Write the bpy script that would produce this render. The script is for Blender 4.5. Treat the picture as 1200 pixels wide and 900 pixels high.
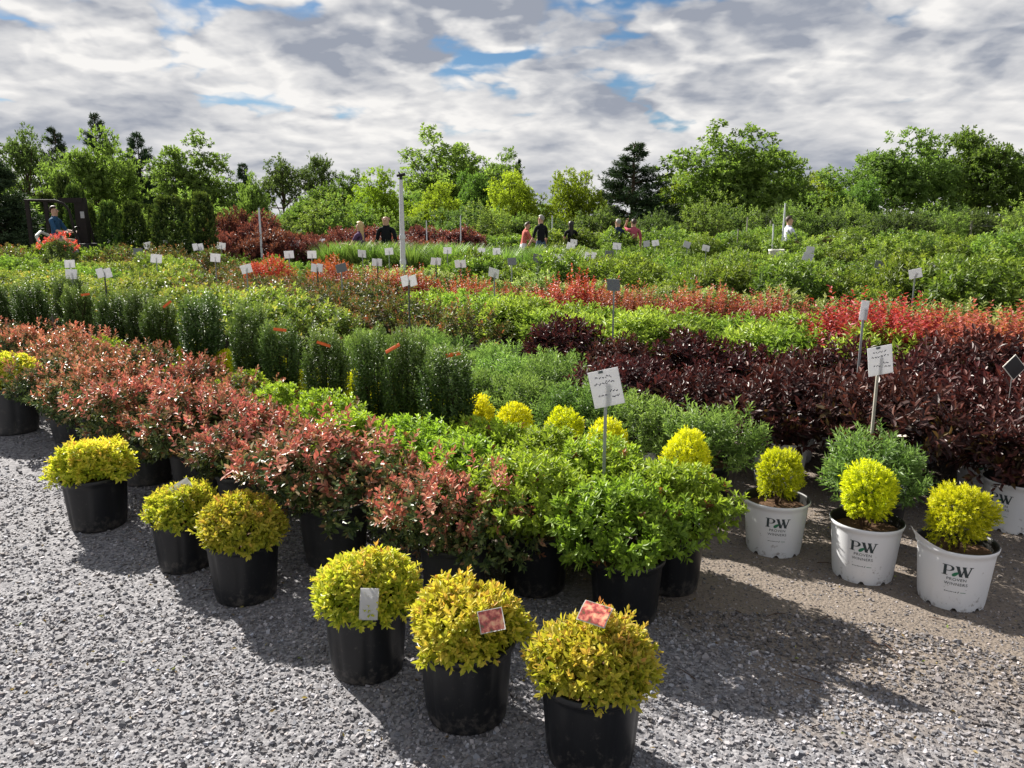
import bpy, math, random
import numpy as np
from mathutils import Vector

for o in list(bpy.data.objects): bpy.data.objects.remove(o)
S = bpy.context.scene
R = math.radians
# ------------------------------------------------------------------ camera
cam_d = bpy.data.cameras.new('camera'); cam = bpy.data.objects.new('camera', cam_d)
S.collection.objects.link(cam); S.camera = cam
cam.location = (0, 0, 1.6); cam.rotation_euler = (R(90 - 11.7), 0, 0)
cam_d.sensor_width = 36; cam_d.lens = 36 * 906 / 1200; cam_d.clip_start = .05; cam_d.clip_end = 3000
# ------------------------------------------------------------------ sun and sky
SUN_AZ, SUN_EL = R(-43), R(35)
to_sun = Vector((math.sin(SUN_AZ) * math.cos(SUN_EL), math.cos(SUN_AZ) * math.cos(SUN_EL), math.sin(SUN_EL)))
sd = bpy.data.lights.new('sun', 'SUN'); sd.energy = 5.0; sd.angle = R(.55); sd.color = (1, .95, .86)
sun = bpy.data.objects.new('sun', sd); S.collection.objects.link(sun)
sun.rotation_euler = to_sun.to_track_quat('Z', 'Y').to_euler(); sun.location = to_sun * 30
SKY_OFF = (5.5, 25.0)
W = bpy.data.worlds.new('World'); S.world = W; W.use_nodes = True
def build_world():
    nt = W.node_tree; N = nt.nodes; L = nt.links; N.clear()
    def node(t, **k):
        n = N.new(t)
        for a, b in k.items(): setattr(n, a, b)
        return n
    def mth(op, a, b=None, c=None, clamp=False):
        m = node('ShaderNodeMath', operation=op, use_clamp=clamp)
        for i, v in enumerate((a, b, c)):
            if v is None: continue
            if isinstance(v, (int, float)): m.inputs[i].default_value = v
            else: L.new(v, m.inputs[i])
        return m.outputs[0]
    def sstep(v, lo, hi):
        m = node('ShaderNodeMapRange', interpolation_type='SMOOTHSTEP')
        L.new(v, m.inputs[0]); m.inputs[1].default_value = lo; m.inputs[2].default_value = hi
        return m.outputs[0]
    sky = node('ShaderNodeTexSky', sky_type='NISHITA'); sky.sun_disc = False
    sky.sun_elevation = SUN_EL; sky.sun_rotation = SUN_AZ % (2 * math.pi); sky.altitude = 100
    sky.air_density = 1.0; sky.dust_density = .2; sky.ozone_density = 3.0
    tc = node('ShaderNodeTexCoord'); sep = node('ShaderNodeSeparateXYZ'); L.new(tc.outputs['Generated'], sep.inputs[0])
    el = mth('MAXIMUM', sep.outputs[2], 0.0)
    z = mth('ADD', el, .24)                                          # a flat cloud deck, bent by the earth and with some height to the billows
    cb = node('ShaderNodeCombineXYZ'); L.new(mth('DIVIDE', sep.outputs[0], z), cb.inputs[0]); L.new(mth('DIVIDE', sep.outputs[1], z), cb.inputs[1])
    def noise(off, scale, detail, rough, dist=0.0):
        mp = node('ShaderNodeMapping'); mp.inputs['Location'].default_value = off
        L.new(cb.outputs[0], mp.inputs[0])
        n = node('ShaderNodeTexNoise', noise_dimensions='2D'); n.inputs['Scale'].default_value = scale; n.inputs['Detail'].default_value = detail
        n.inputs['Roughness'].default_value = rough; n.inputs['Distortion'].default_value = dist
        L.new(mp.outputs[0], n.inputs['Vector']); return n.outputs[0]
    o = (SKY_OFF[0], SKY_OFF[1], 1.7)
    sh = (to_sun.x * .07, to_sun.y * .07, 0)
    def puffs(off, scale):
        mp = node('ShaderNodeMapping'); mp.inputs['Location'].default_value = off; L.new(cb.outputs[0], mp.inputs[0])
        w = node('ShaderNodeTexNoise', noise_dimensions='2D'); w.inputs['Scale'].default_value = scale * 1.5; w.inputs['Detail'].default_value = 4; L.new(mp.outputs[0], w.inputs['Vector'])
        wv = node('ShaderNodeVectorMath', operation='MULTIPLY_ADD'); L.new(w.outputs['Color'], wv.inputs[0]); wv.inputs[1].default_value = (.35, .35, 0); L.new(mp.outputs[0], wv.inputs[2])
        v = node('ShaderNodeTexVoronoi', feature='F1', voronoi_dimensions='2D'); v.inputs['Scale'].default_value = scale; v.inputs['Detail'].default_value = 2; v.inputs['Roughness'].default_value = .5
        L.new(wv.outputs[0], v.inputs['Vector']); return mth('SUBTRACT', .95, v.outputs['Distance'])
    def deck(off): return mth('ADD', mth('MULTIPLY', noise(off, 2.0, 9, .5, .1), .62), mth('MULTIPLY', puffs(off, 2.7), .38))
    d1 = deck(o); d2 = deck((o[0] + sh[0], o[1] + sh[1], o[2]))
    big = noise((o[0] + 8, o[1] + 2, 5), 1.3, 3, .5)
    far = sstep(el, .21, .03)                                        # far off the gaps close up
    dens = mth('ADD', mth('ADD', d1, mth('MULTIPLY', mth('SUBTRACT', big, .5), .45)), mth('MULTIPLY', far, .24))
    cover = sstep(dens, .19, .33)
    body = noise((o[0] + 3, o[1] + 9, 8), 1.1, 8, .52, .2)
    thick = sstep(mth('ADD', mth('MULTIPLY', d1, .35), mth('MULTIPLY', body, .65)), .40, .58)
    rim = mth('MULTIPLY', mth('SUBTRACT', d1, d2), mth('SUBTRACT', 3.7, mth('MULTIPLY', far, 2.6)))              # sides of the billows that face the sun
    lit = mth('ADD', mth('SUBTRACT', .80, mth('MULTIPLY', thick, .70)), rim, clamp=True)
    mix = node('ShaderNodeMixRGB'); L.new(lit, mix.inputs[0])
    mix.inputs[1].default_value = (.34, .37, .44, 1); mix.inputs[2].default_value = (.96, .94, .915, 1)
    bs = node('ShaderNodeBackground'); hs = node('ShaderNodeHueSaturation'); hs.inputs['Saturation'].default_value = 1.2; hs.inputs['Value'].default_value = .62; L.new(sky.outputs[0], hs.inputs['Color']); L.new(hs.outputs[0], bs.inputs[0]); bs.inputs[1].default_value = .05
    bc = node('ShaderNodeBackground'); L.new(mix.outputs[0], bc.inputs[0]); bc.inputs[1].default_value = .385
    ms = node('ShaderNodeMixShader'); L.new(cover, ms.inputs[0]); L.new(bs.outputs[0], ms.inputs[1]); L.new(bc.outputs[0], ms.inputs[2])
    out = node('ShaderNodeOutputWorld'); L.new(ms.outputs[0], out.inputs[0])
build_world()
S.render.engine = 'CYCLES'
S.render.resolution_x, S.render.resolution_y = 1024, 768
vs = S.view_settings; vs.view_transform = 'Standard'; vs.look = 'None'; vs.gamma = 1; vs.use_curve_mapping = False; vs.exposure = 1.36
S.cycles.max_bounces = 6; S.cycles.transmission_bounces = 4; S.cycles.transparent_max_bounces = 4

# ------------------------------------------------------------------ materials
def material(name):
    m = bpy.data.materials.new(name); m.use_nodes = True
    nt = m.node_tree; return m, nt.nodes, nt.links, nt.nodes['Principled BSDF']
def plain(name, col, rough=.6, spec=.4, noise=0, nscale=20, metallic=0, bump=0):
    m, N, L, P = material(name)
    P.inputs['Roughness'].default_value = rough; P.inputs['Specular IOR Level'].default_value = spec; P.inputs['Metallic'].default_value = metallic
    P.inputs['Base Color'].default_value = (*col, 1)
    if noise or bump:
        tc = N.new('ShaderNodeTexCoord'); n = N.new('ShaderNodeTexNoise'); n.inputs['Scale'].default_value = nscale; n.inputs['Detail'].default_value = 6
        L.new(tc.outputs['Object'], n.inputs['Vector'])
        if noise:
            mx = N.new('ShaderNodeMixRGB'); L.new(n.outputs[0], mx.inputs[0])
            mx.inputs[1].default_value = (*[c * (1 - noise) for c in col], 1); mx.inputs[2].default_value = (*[min(1, c * (1 + noise)) for c in col], 1)
            L.new(mx.outputs[0], P.inputs['Base Color'])
        if bump:
            b = N.new('ShaderNodeBump'); b.inputs['Strength'].default_value = bump; b.inputs['Distance'].default_value = .01
            L.new(n.outputs[0], b.inputs['Height']); L.new(b.outputs[0], P.inputs['Normal'])
    return m
def leaf_material(name, rough=.5, spec=.35, trans=.38, tint=(1.15, 1.25, .7)):
    m, N, L, P = material(name)
    at = N.new('ShaderNodeAttribute'); at.attribute_name = 'Col'
    oi = N.new('ShaderNodeObjectInfo')
    mr = N.new('ShaderNodeMapRange'); mr.inputs[3].default_value = .78; mr.inputs[4].default_value = 1.22; L.new(oi.outputs['Random'], mr.inputs[0])
    mh = N.new('ShaderNodeMath'); mh.operation = 'MULTIPLY_ADD'; mh.inputs[1].default_value = .028; mh.inputs[2].default_value = .486
    fr = N.new('ShaderNodeMath'); fr.operation = 'FRACT'; m7 = N.new('ShaderNodeMath'); m7.operation = 'MULTIPLY'; m7.inputs[1].default_value = 7.31
    L.new(oi.outputs['Random'], m7.inputs[0]); L.new(m7.outputs[0], fr.inputs[0]); L.new(fr.outputs[0], mh.inputs[0])
    hs = N.new('ShaderNodeHueSaturation'); L.new(at.outputs['Color'], hs.inputs['Color']); L.new(mr.outputs[0], hs.inputs['Value']); L.new(mh.outputs[0], hs.inputs['Hue'])
    L.new(hs.outputs[0], P.inputs['Base Color'])
    P.inputs['Roughness'].default_value = rough; P.inputs['Specular IOR Level'].default_value = spec
    tn = N.new('ShaderNodeMixRGB'); tn.blend_type = 'MULTIPLY'; tn.inputs[0].default_value = 1; tn.inputs[2].default_value = (*tint, 1)
    L.new(hs.outputs[0], tn.inputs[1])
    tr = N.new('ShaderNodeBsdfTranslucent'); L.new(tn.outputs[0], tr.inputs[0])
    mx = N.new('ShaderNodeMixShader'); mx.inputs[0].default_value = trans
    L.new(P.outputs[0], mx.inputs[1]); L.new(tr.outputs[0], mx.inputs[2])
    L.new(mx.outputs[0], N['Material Output'].inputs['Surface'])
    return m
M = {}
M['leaf'] = leaf_material('leaf')
M['glossy_leaf'] = leaf_material('glossy_leaf', .43, .36, .24, (1.15, .95, .85))
M['tree_leaf'] = leaf_material('tree_leaf', .6, .25, .5)
M['dense_leaf'] = leaf_material('dense_leaf', .5, .3, .16)
M['needle'] = leaf_material('needle', .6, .25, .15)
M['black_pot'] = plain('black_pot', (.008, .009, .011), .42, .4, .35, 9, bump=.03)
M['grey_pot'] = plain('grey_pot', (.035, .036, .038), .5, .4, .35, 9, bump=.03)
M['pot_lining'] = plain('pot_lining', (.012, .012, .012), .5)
M['soil'] = plain('soil', (.085, .05, .03), .95, .1, .6, 60, bump=.8)
M['bark'] = plain('bark', (.09, .065, .045), .9, .1, .45, 14, bump=.5)
M['twig'] = plain('twig', (.07, .04, .028), .8, .2, .3, 30)
M['paper'] = plain('paper', (.66, .66, .68), .6, .3, .06, 30)
def see_through(m, f):           # thin card lets some light through
    N = m.node_tree.nodes; L = m.node_tree.links; P = N['Principled BSDF']; tr = N.new('ShaderNodeBsdfTranslucent'); tr.inputs[0].default_value = P.inputs['Base Color'].default_value
    mx = N.new('ShaderNodeMixShader'); mx.inputs[0].default_value = f; L.new(P.outputs[0], mx.inputs[1]); L.new(tr.outputs[0], mx.inputs[2]); L.new(mx.outputs[0], N['Material Output'].inputs['Surface'])
see_through(M['paper'], .45)
M['grey_board'] = plain('grey_board', (.20, .21, .23), .6, .3, .1, 30)
M['ink'] = plain('ink', (.03, .03, .06), .6)
M['stake'] = plain('stake', (.30, .32, .33), .42, .5, .2, 40, metallic=.5)
M['dark_stake'] = plain('dark_stake', (.06, .065, .065), .5, .4, .2, 40)
M['pvc'] = plain('pvc', (.62, .64, .68), .45, .4, .12, 6)
M['black_plastic'] = plain('black_plastic', (.015, .015, .017), .45)
M['orange_tag'] = plain('orange_tag', (.75, .13, .02), .5)
M['logo'] = plain('logo', (.03, .045, .05), .55)
M['logo_green'] = plain('logo_green', (.02, .16, .08), .55)
M['wood_dark'] = plain('wood_dark', (.022, .018, .017), .8, .2, .4, 12, bump=.3)
M['steel'] = plain('steel', (.10, .12, .13), .4, .5, .2, 10, metallic=.3)
M['tyre'] = plain('tyre', (.02, .02, .02), .8)
M['crimson'] = plain('crimson', (.45, .025, .05), .5)
M['blue_plastic'] = plain('blue_plastic', (.06, .16, .28), .5)
M['wood_post'] = plain('wood_post', (.33, .31, .27), .85, .2, .3, 12)
M['wire'] = plain('wire', (.25, .25, .25), .5, .5, metallic=.6)
M['straw'] = plain('straw', (.42, .33, .18), .8)
M['cream'] = plain('cream', (.78, .76, .68), .6)
def dusty(m, amount):              # dried mud splashes and scuffs on the dark pots, heaviest low down
    N = m.node_tree.nodes; L = m.node_tree.links; P = N['Principled BSDF']; tc = N.new('ShaderNodeTexCoord'); oi = N.new('ShaderNodeObjectInfo')
    ad = N.new('ShaderNodeVectorMath'); L.new(tc.outputs['Object'], ad.inputs[0]); L.new(oi.outputs['Random'], ad.inputs[1])
    n = N.new('ShaderNodeTexNoise'); n.inputs['Scale'].default_value = 34; n.inputs['Detail'].default_value = 9; n.inputs['Roughness'].default_value = .75; L.new(ad.outputs[0], n.inputs['Vector'])
    sp = N.new('ShaderNodeSeparateXYZ'); L.new(tc.outputs['Object'], sp.inputs[0])
    lo = N.new('ShaderNodeMapRange'); L.new(sp.outputs[2], lo.inputs[0]); lo.inputs[1].default_value = 0; lo.inputs[2].default_value = .12; lo.inputs[3].default_value = .16; lo.inputs[4].default_value = 0
    s = N.new('ShaderNodeMath'); s.operation = 'ADD'; L.new(n.outputs[0], s.inputs[0]); L.new(lo.outputs[0], s.inputs[1])
    cr = N.new('ShaderNodeMapRange'); L.new(s.outputs[0], cr.inputs[0]); cr.inputs[1].default_value = .58; cr.inputs[2].default_value = .82; cr.inputs[4].default_value = amount
    mx = N.new('ShaderNodeMixRGB'); L.new(cr.outputs[0], mx.inputs[0]); L.new(P.inputs['Base Color'].links[0].from_socket, mx.inputs[1]); mx.inputs[2].default_value = (.17, .15, .13, 1)
    L.new(mx.outputs[0], P.inputs['Base Color'])
dusty(M['black_pot'], .55); dusty(M['grey_pot'], .6)
def white_pot_mat():
    m, N, L, P = material('white_pot')
    tc = N.new('ShaderNodeTexCoord'); n = N.new('ShaderNodeTexNoise'); n.inputs['Scale'].default_value = 22; n.inputs['Detail'].default_value = 8; n.inputs['Roughness'].default_value = .7
    oi = N.new('ShaderNodeObjectInfo'); ad = N.new('ShaderNodeVectorMath'); L.new(tc.outputs['Object'], ad.inputs[0]); L.new(oi.outputs['Random'], ad.inputs[1])
    L.new(ad.outputs[0], n.inputs['Vector'])
    sp = N.new('ShaderNodeSeparateXYZ'); L.new(tc.outputs['Object'], sp.inputs[0])
    low = N.new('ShaderNodeMapRange'); L.new(sp.outputs[2], low.inputs[0]); low.inputs[1].default_value = 0; low.inputs[2].default_value = .16; low.inputs[3].default_value = .17; low.inputs[4].default_value = 0
    s = N.new('ShaderNodeMath'); s.operation = 'ADD'; L.new(n.outputs[0], s.inputs[0]); L.new(low.outputs[0], s.inputs[1])
    cr = N.new('ShaderNodeMapRange'); L.new(s.outputs[0], cr.inputs[0]); cr.inputs[1].default_value = .67; cr.inputs[2].default_value = .80
    mx = N.new('ShaderNodeMixRGB'); L.new(cr.outputs[0], mx.inputs[0]); mx.inputs[1].default_value = (.70, .71, .74, 1); mx.inputs[2].default_value = (.16, .13, .11, 1)
    L.new(mx.outputs[0], P.inputs['Base Color']); P.inputs['Roughness'].default_value = .45
    return m
M['white_pot'] = white_pot_mat()
RN = np.array((.62, .785)); RU = np.array((-.785, .62))           # rows run along RU and are stacked along RN
def sn(s, n): return float(n * RN[0] + s * RU[0]), float(n * RN[1] + s * RU[1])
def ground_mat():
    m, N, L, P = material('gravel_ground')
    tc = N.new('ShaderNodeTexCoord')
    def noise(scale, detail=6, rough=.6):
        n = N.new('ShaderNodeTexNoise'); n.inputs['Scale'].default_value = scale; n.inputs['Detail'].default_value = detail; n.inputs['Roughness'].default_value = rough
        L.new(tc.outputs['Object'], n.inputs['Vector']); return n.outputs[0]
    def mixc(f, a, b):
        x = N.new('ShaderNodeMixRGB'); L.new(f, x.inputs[0])
        for i, c in ((1, a), (2, b)):
            if isinstance(c, tuple): x.inputs[i].default_value = (*c, 1)
            else: L.new(c, x.inputs[i])
        return x.outputs[0]
    def rng(v, lo, hi, a=0, b=1):
        r = N.new('ShaderNodeMapRange'); L.new(v, r.inputs[0]); r.inputs[1].default_value = lo; r.inputs[2].default_value = hi; r.inputs[3].default_value = a; r.inputs[4].default_value = b
        return r.outputs[0]
    vo = N.new('ShaderNodeTexVoronoi'); vo.inputs['Scale'].default_value = 75; L.new(tc.outputs['Object'], vo.inputs['Vector'])
    vr = N.new('ShaderNodeSeparateColor'); L.new(vo.outputs['Color'], vr.inputs[0])
    stone = mixc(vr.outputs[0], (.115, .113, .124), (.29, .283, .297))
    dirt = mixc(rng(noise(60, 10, .85), .32, .68), mixc(noise(5, 6, .6), (.06, .048, .04), (.13, .105, .085)), (.25, .21, .178))
    dp = N.new('ShaderNodeVectorMath'); dp.operation = 'DOT_PRODUCT'; L.new(tc.outputs['Object'], dp.inputs[0]); dp.inputs[1].default_value = (RN[0], RN[1], 0)
    wob = N.new('ShaderNodeMath'); wob.operation = 'MULTIPLY_ADD'; L.new(noise(1.4, 5), wob.inputs[0]); wob.inputs[1].default_value = 1.6; L.new(dp.outputs['Value'], wob.inputs[2])
    near = mixc(rng(wob.outputs[0], 3.15, 3.6), stone, dirt)
    # farther off: worn grass and soil
    ln = N.new('ShaderNodeVectorMath'); ln.operation = 'LENGTH'; L.new(tc.outputs['Object'], ln.inputs[0])
    field = mixc(noise(.8, 6), (.05, .075, .02), (.12, .105, .06))
    allc = mixc(rng(ln.outputs['Value'], 26, 34), near, field)
    L.new(allc, P.inputs['Base Color']); P.inputs['Roughness'].default_value = .9; P.inputs['Specular IOR Level'].default_value = .2
    b = N.new('ShaderNodeBump'); b.inputs['Strength'].default_value = .6; b.inputs['Distance'].default_value = .008
    hsum = N.new('ShaderNodeMath'); hsum.operation = 'SUBTRACT'; L.new(noise(110, 9, .75), hsum.inputs[0]); L.new(vo.outputs['Distance'], hsum.inputs[1])
    L.new(hsum.outputs[0], b.inputs['Height']); L.new(b.outputs[0], P.inputs['Normal'])
    return m
M['ground'] = ground_mat()
def stone_mat():
    m, N, L, P = material('gravel_stone')
    at = N.new('ShaderNodeAttribute'); at.attribute_name = 'Col'
    L.new(at.outputs['Color'], P.inputs['Base Color']); P.inputs['Roughness'].default_value = .8; P.inputs['Specular IOR Level'].default_value = .3
    return m
M['stone'] = stone_mat()
def tag_mat():      # a printed photograph: blotches of pink, red, green and cream
    m, N, L, P = material('picture_print')
    tc = N.new('ShaderNodeTexCoord'); n = N.new('ShaderNodeTexNoise'); n.inputs['Scale'].default_value = 45; n.inputs['Detail'].default_value = 5
    L.new(tc.outputs['Object'], n.inputs['Vector']); cr = N.new('ShaderNodeValToRGB'); L.new(n.outputs[0], cr.inputs[0])
    e = cr.color_ramp.elements; e[0].position = .32; e[0].color = (.05, .09, .03, 1); e[1].position = .66; e[1].color = (.72, .42, .24, 1)
    a = e.new(.45); a.color = (.32, .05, .05, 1); a = e.new(.54); a.color = (.6, .2, .14, 1)
    L.new(cr.outputs[0], P.inputs['Base Color']); P.inputs['Roughness'].default_value = .3; return m
M['print'] = tag_mat()

# ------------------------------------------------------------------ mesh helpers
class Geo:
    def __init__(s): s.v = []; s.f = []; s.c = []; s.m = []; s.n = 0
    def add(s, V, F, col=(.5, .5, .5), mi=0):
        V = np.asarray(V, float).reshape(-1, 3); F = np.asarray(F, int)
        s.v.append(V); s.f.append(F + s.n); s.m.append(np.full(len(F), mi))
        C = np.asarray(col, float); s.c.append(np.broadcast_to(C, (len(V), 3)) if C.ndim == 1 else C)
        s.n += len(V); return s
    def merge(s, g, mi_off=0, loc=(0, 0, 0)):
        for V, C in zip(g.v, g.c): s.v.append(V + np.array(loc)); s.c.append(C)
        for F, m in zip(g.f, g.m): s.f.append(F + s.n); s.m.append(m + mi_off)
        s.n += g.n; return s
    def mesh(s, name, mats, smooth=False):
        me = bpy.data.meshes.new(name)
        V = np.concatenate(s.v)
        lv = np.concatenate([F.ravel() for F in s.f]); tot = np.concatenate([np.full(len(F), F.shape[1]) for F in s.f])
        me.vertices.add(len(V)); me.vertices.foreach_set('co', V.ravel())
        me.loops.add(len(lv)); me.loops.foreach_set('vertex_index', lv)
        me.polygons.add(len(tot)); me.polygons.foreach_set('loop_start', np.concatenate(([0], np.cumsum(tot)[:-1]))); me.polygons.foreach_set('loop_total', tot)
        me.polygons.foreach_set('material_index', np.concatenate(s.m).astype(np.int32))
        me.polygons.foreach_set('use_smooth', np.full(len(tot), smooth))
        C = np.concatenate(s.c); at = me.color_attributes.new('Col', 'FLOAT_COLOR', 'POINT')
        at.data.foreach_set('color', np.concatenate((C, np.ones((len(C), 1))), 1).ravel())
        for m in (mats if isinstance(mats, (list, tuple)) else [mats]): me.materials.append(M[m] if isinstance(m, str) else m)
        me.update(calc_edges=True); return me
CO = S.collection
def link(name, data, parent=None, loc=(0, 0, 0), rot=(0, 0, 0), scale=1):
    o = bpy.data.objects.new(name, data); CO.objects.link(o); o.parent = parent; o.location = loc; o.rotation_euler = rot
    o.scale = (scale,) * 3 if isinstance(scale, (int, float)) else scale
    return o
def tag(o, label=None, cat=None, group=None, kind=None):
    for k, v in (('label', label), ('category', cat), ('group', group), ('kind', kind)):
        if v: o[k] = v
    return o
def box(g, c, d, mi=0, col=(.5, .5, .5), R3=None):
    x, y, z = np.array(d) / 2
    V = np.array([[-x, -y, -z], [x, -y, -z], [x, y, -z], [-x, y, -z], [-x, -y, z], [x, -y, z], [x, y, z], [-x, y, z]])
    if R3 is not None: V = V @ np.asarray(R3).T
    return g.add(V + np.array(c), [[0, 3, 2, 1], [4, 5, 6, 7], [0, 1, 5, 4], [1, 2, 6, 5], [2, 3, 7, 6], [3, 0, 4, 7]], col, mi)
def rotm(rx=0, ry=0, rz=0):
    from mathutils import Euler
    return np.array(Euler((rx, ry, rz)).to_matrix())
def tube(g, pts, rad, sides=6, mi=0, col=(.5, .5, .5), cap=True):
    pts = np.asarray(pts, float); n = len(pts); rad = np.broadcast_to(rad, n)
    T = np.gradient(pts, axis=0); T /= np.linalg.norm(T, axis=1)[:, None] + 1e-9
    ref = np.where(np.abs(T[:, 2:3]) > .9, np.array([[1., 0, 0]]), np.array([[0, 0, 1.]]))
    A = np.cross(T, ref); A /= np.linalg.norm(A, axis=1)[:, None] + 1e-9; B = np.cross(T, A)
    for i in range(1, n):                                           # keep the frame from flipping
        if np.dot(A[i], A[i - 1]) < 0: A[i] *= -1; B[i] *= -1
    a = np.linspace(0, 2 * np.pi, sides, endpoint=False)
    V = pts[:, None] + rad[:, None, None] * (np.cos(a)[None, :, None] * A[:, None] + np.sin(a)[None, :, None] * B[:, None])
    F = [[i * sides + j, i * sides + (j + 1) % sides, (i + 1) * sides + (j + 1) % sides, (i + 1) * sides + j] for i in range(n - 1) for j in range(sides)]
    g.add(V.reshape(-1, 3), F, col, mi)
    if cap:
        for e, r in ((0, 1), (n - 1, -1)):
            c = np.vstack((V[e], pts[e])); g.add(c, [[j, (j + 1) % sides, sides] if r < 0 else [(j + 1) % sides, j, sides] for j in range(sides)], col, mi)
    return g
def lathe(g, prof, sides=28, mi=0, fn=None):
    a = np.linspace(0, 2 * np.pi, sides, endpoint=False)
    V = np.array([[r * math.cos(t), r * math.sin(t), z] for r, z in prof for t in a])
    if fn: V = fn(V)
    F = [[i * sides + j, i * sides + (j + 1) % sides, (i + 1) * sides + (j + 1) % sides, (i + 1) * sides + j] for i in range(len(prof) - 1) for j in range(sides)]
    return g.add(V, F, mi=mi)
def unit(a): return a / (np.linalg.norm(a, axis=-1, keepdims=True) + 1e-9)

# ------------------------------------------------------------------ foliage
def leaves(g, rng, P, D, k, slen, L, Wd, a0, a1, colf, droop=0., fold=.3, curl=.12, oval=False, jit=.25, mi=0, zfade=None):
    """k leaves spiralled up each shoot that starts at P and grows along D"""
    N = len(P); D = unit(D)
    slen = np.broadcast_to(slen, N)[:, None, None]
    t = ((np.arange(k) + .5) / k)[None, :]
    pos = P[:, None] + D[:, None] * slen * t[..., None]
    ref = np.where(np.abs(D[:, 2:3]) > .9, np.array([[1., 0, 0]]), np.array([[0, 0, 1.]]))
    e1 = unit(np.cross(D, ref)); e2 = np.cross(D, e1)
    az = np.arange(k)[None] * 2.4 + rng.uniform(0, 6.28, (N, 1)) + rng.normal(0, .35, (N, k))
    perp = e1[:, None] * np.cos(az)[..., None] + e2[:, None] * np.sin(az)[..., None]
    an = a0 + (a1 - a0) * t + rng.normal(0, .16, (N, k))
    d = D[:, None] * np.cos(an)[..., None] + perp * np.sin(an)[..., None]; d[..., 2] -= droop; d = unit(d)
    side = unit(np.cross(d, np.broadcast_to(D[:, None], d.shape) + rng.normal(0, .25, d.shape))); nr = np.cross(side, d)
    sz = L * (1 + rng.uniform(-jit, jit, (N, k))) * (1 - .35 * t ** 3); sz = sz[..., None]; w = Wd / L * sz
    tip = pos + d * sz - nr * curl * sz
    if oval:
        m1, m2 = pos + d * .28 * sz, pos + d * .66 * sz - nr * curl * .4 * sz
        V = np.stack((pos, m1 - side * w * .42 + nr * fold * w * .5, m2 - side * w * .46 + nr * fold * w * .5, tip, m2 + side * w * .46 + nr * fold * w * .5, m1 + side * w * .42 + nr * fold * w * .5), 2)
        q = [[0, 1, 2, 3], [0, 3, 4, 5]]; nv = 6
    else:
        m1 = pos + d * .45 * sz
        V = np.stack((pos, m1 - side * w * .5 + nr * fold * w * .5, tip, m1 + side * w * .5 + nr * fold * w * .5), 2)
        q = [[0, 1, 2], [0, 2, 3]]; nv = 4
    n = N * k; C = colf(np.broadcast_to(t, (N, k)).ravel(), np.repeat(rng.random(N), k), rng.random(n), pos.reshape(-1, 3))
    F = (np.arange(n)[:, None, None] * nv + np.array(q)[None]).reshape(-1, len(q[0]))
    g.add(V.reshape(-1, 3), F, np.repeat(C, nv, 0), mi)
def ramp(*stops):
    """colour by a number between 0 and 1"""
    xs = [a for a, _ in stops]; cs = np.array([c for _, c in stops])
    return lambda x: np.stack([np.interp(x, xs, cs[:, i]) for i in range(3)], -1)
def dome(rng, N, rx, rz, zc, zmin=-.35, lump=.12, depth=.25, up=.5, wob=.35, top=0.):
    d = unit(rng.normal(size=(int(N * 2.2), 3))); d = d[d[:, 2] > zmin][:N]
    K = rng.normal(size=(5, 3)) * 2.6; ph = rng.uniform(0, 6.28, 5)
    lum = 1 + lump * np.sin(d @ K.T + ph).sum(1) / 1.8
    r = (1 - depth * rng.random(len(d)) ** 1.6) * lum
    P = d * np.array([rx, rx, rz]) * r[:, None]; P[:, 2] += zc
    D = unit(d * np.array([1 / rx, 1 / rx, 1 / rz]) * min(rx, rz)) + np.array([0, 0, up]) + rng.normal(0, wob, d.shape)
    return P, unit(D)
def hz(pos, lo, hi): return np.clip((pos[:, 2] - lo) / (hi - lo), 0, 1)
def stems(rng, n, z0, z1, spread, r=.004, mi=0, base=.03):
    g = Geo()
    for i in range(n):
        a = rng.uniform(0, 6.28); b = rng.uniform(0, base); e = rng.uniform(.3, 1) * spread
        p0 = np.array([b * math.cos(a), b * math.sin(a), z0]); p2 = np.array([e * math.cos(a), e * math.sin(a), z1 * rng.uniform(.8, 1)])
        tube(g, [p0, p0 * .55 + p2 * .45 + np.array([0, 0, .03]), p2], [r, r * .8, r * .5], 5, mi, cap=False)
    return g
def sp_spirea(rng):
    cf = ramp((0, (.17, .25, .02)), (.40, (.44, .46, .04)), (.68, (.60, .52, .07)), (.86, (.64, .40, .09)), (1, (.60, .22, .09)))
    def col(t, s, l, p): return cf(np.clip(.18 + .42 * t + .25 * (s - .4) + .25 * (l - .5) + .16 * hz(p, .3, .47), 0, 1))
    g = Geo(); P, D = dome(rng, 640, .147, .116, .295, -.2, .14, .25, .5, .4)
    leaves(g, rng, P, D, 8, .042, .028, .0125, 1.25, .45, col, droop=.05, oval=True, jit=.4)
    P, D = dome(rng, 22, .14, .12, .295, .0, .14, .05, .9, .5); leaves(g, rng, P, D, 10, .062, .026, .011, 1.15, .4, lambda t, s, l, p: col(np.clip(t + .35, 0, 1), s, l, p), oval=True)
    return g, stems(rng, 9, .23, .36, .1)
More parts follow.
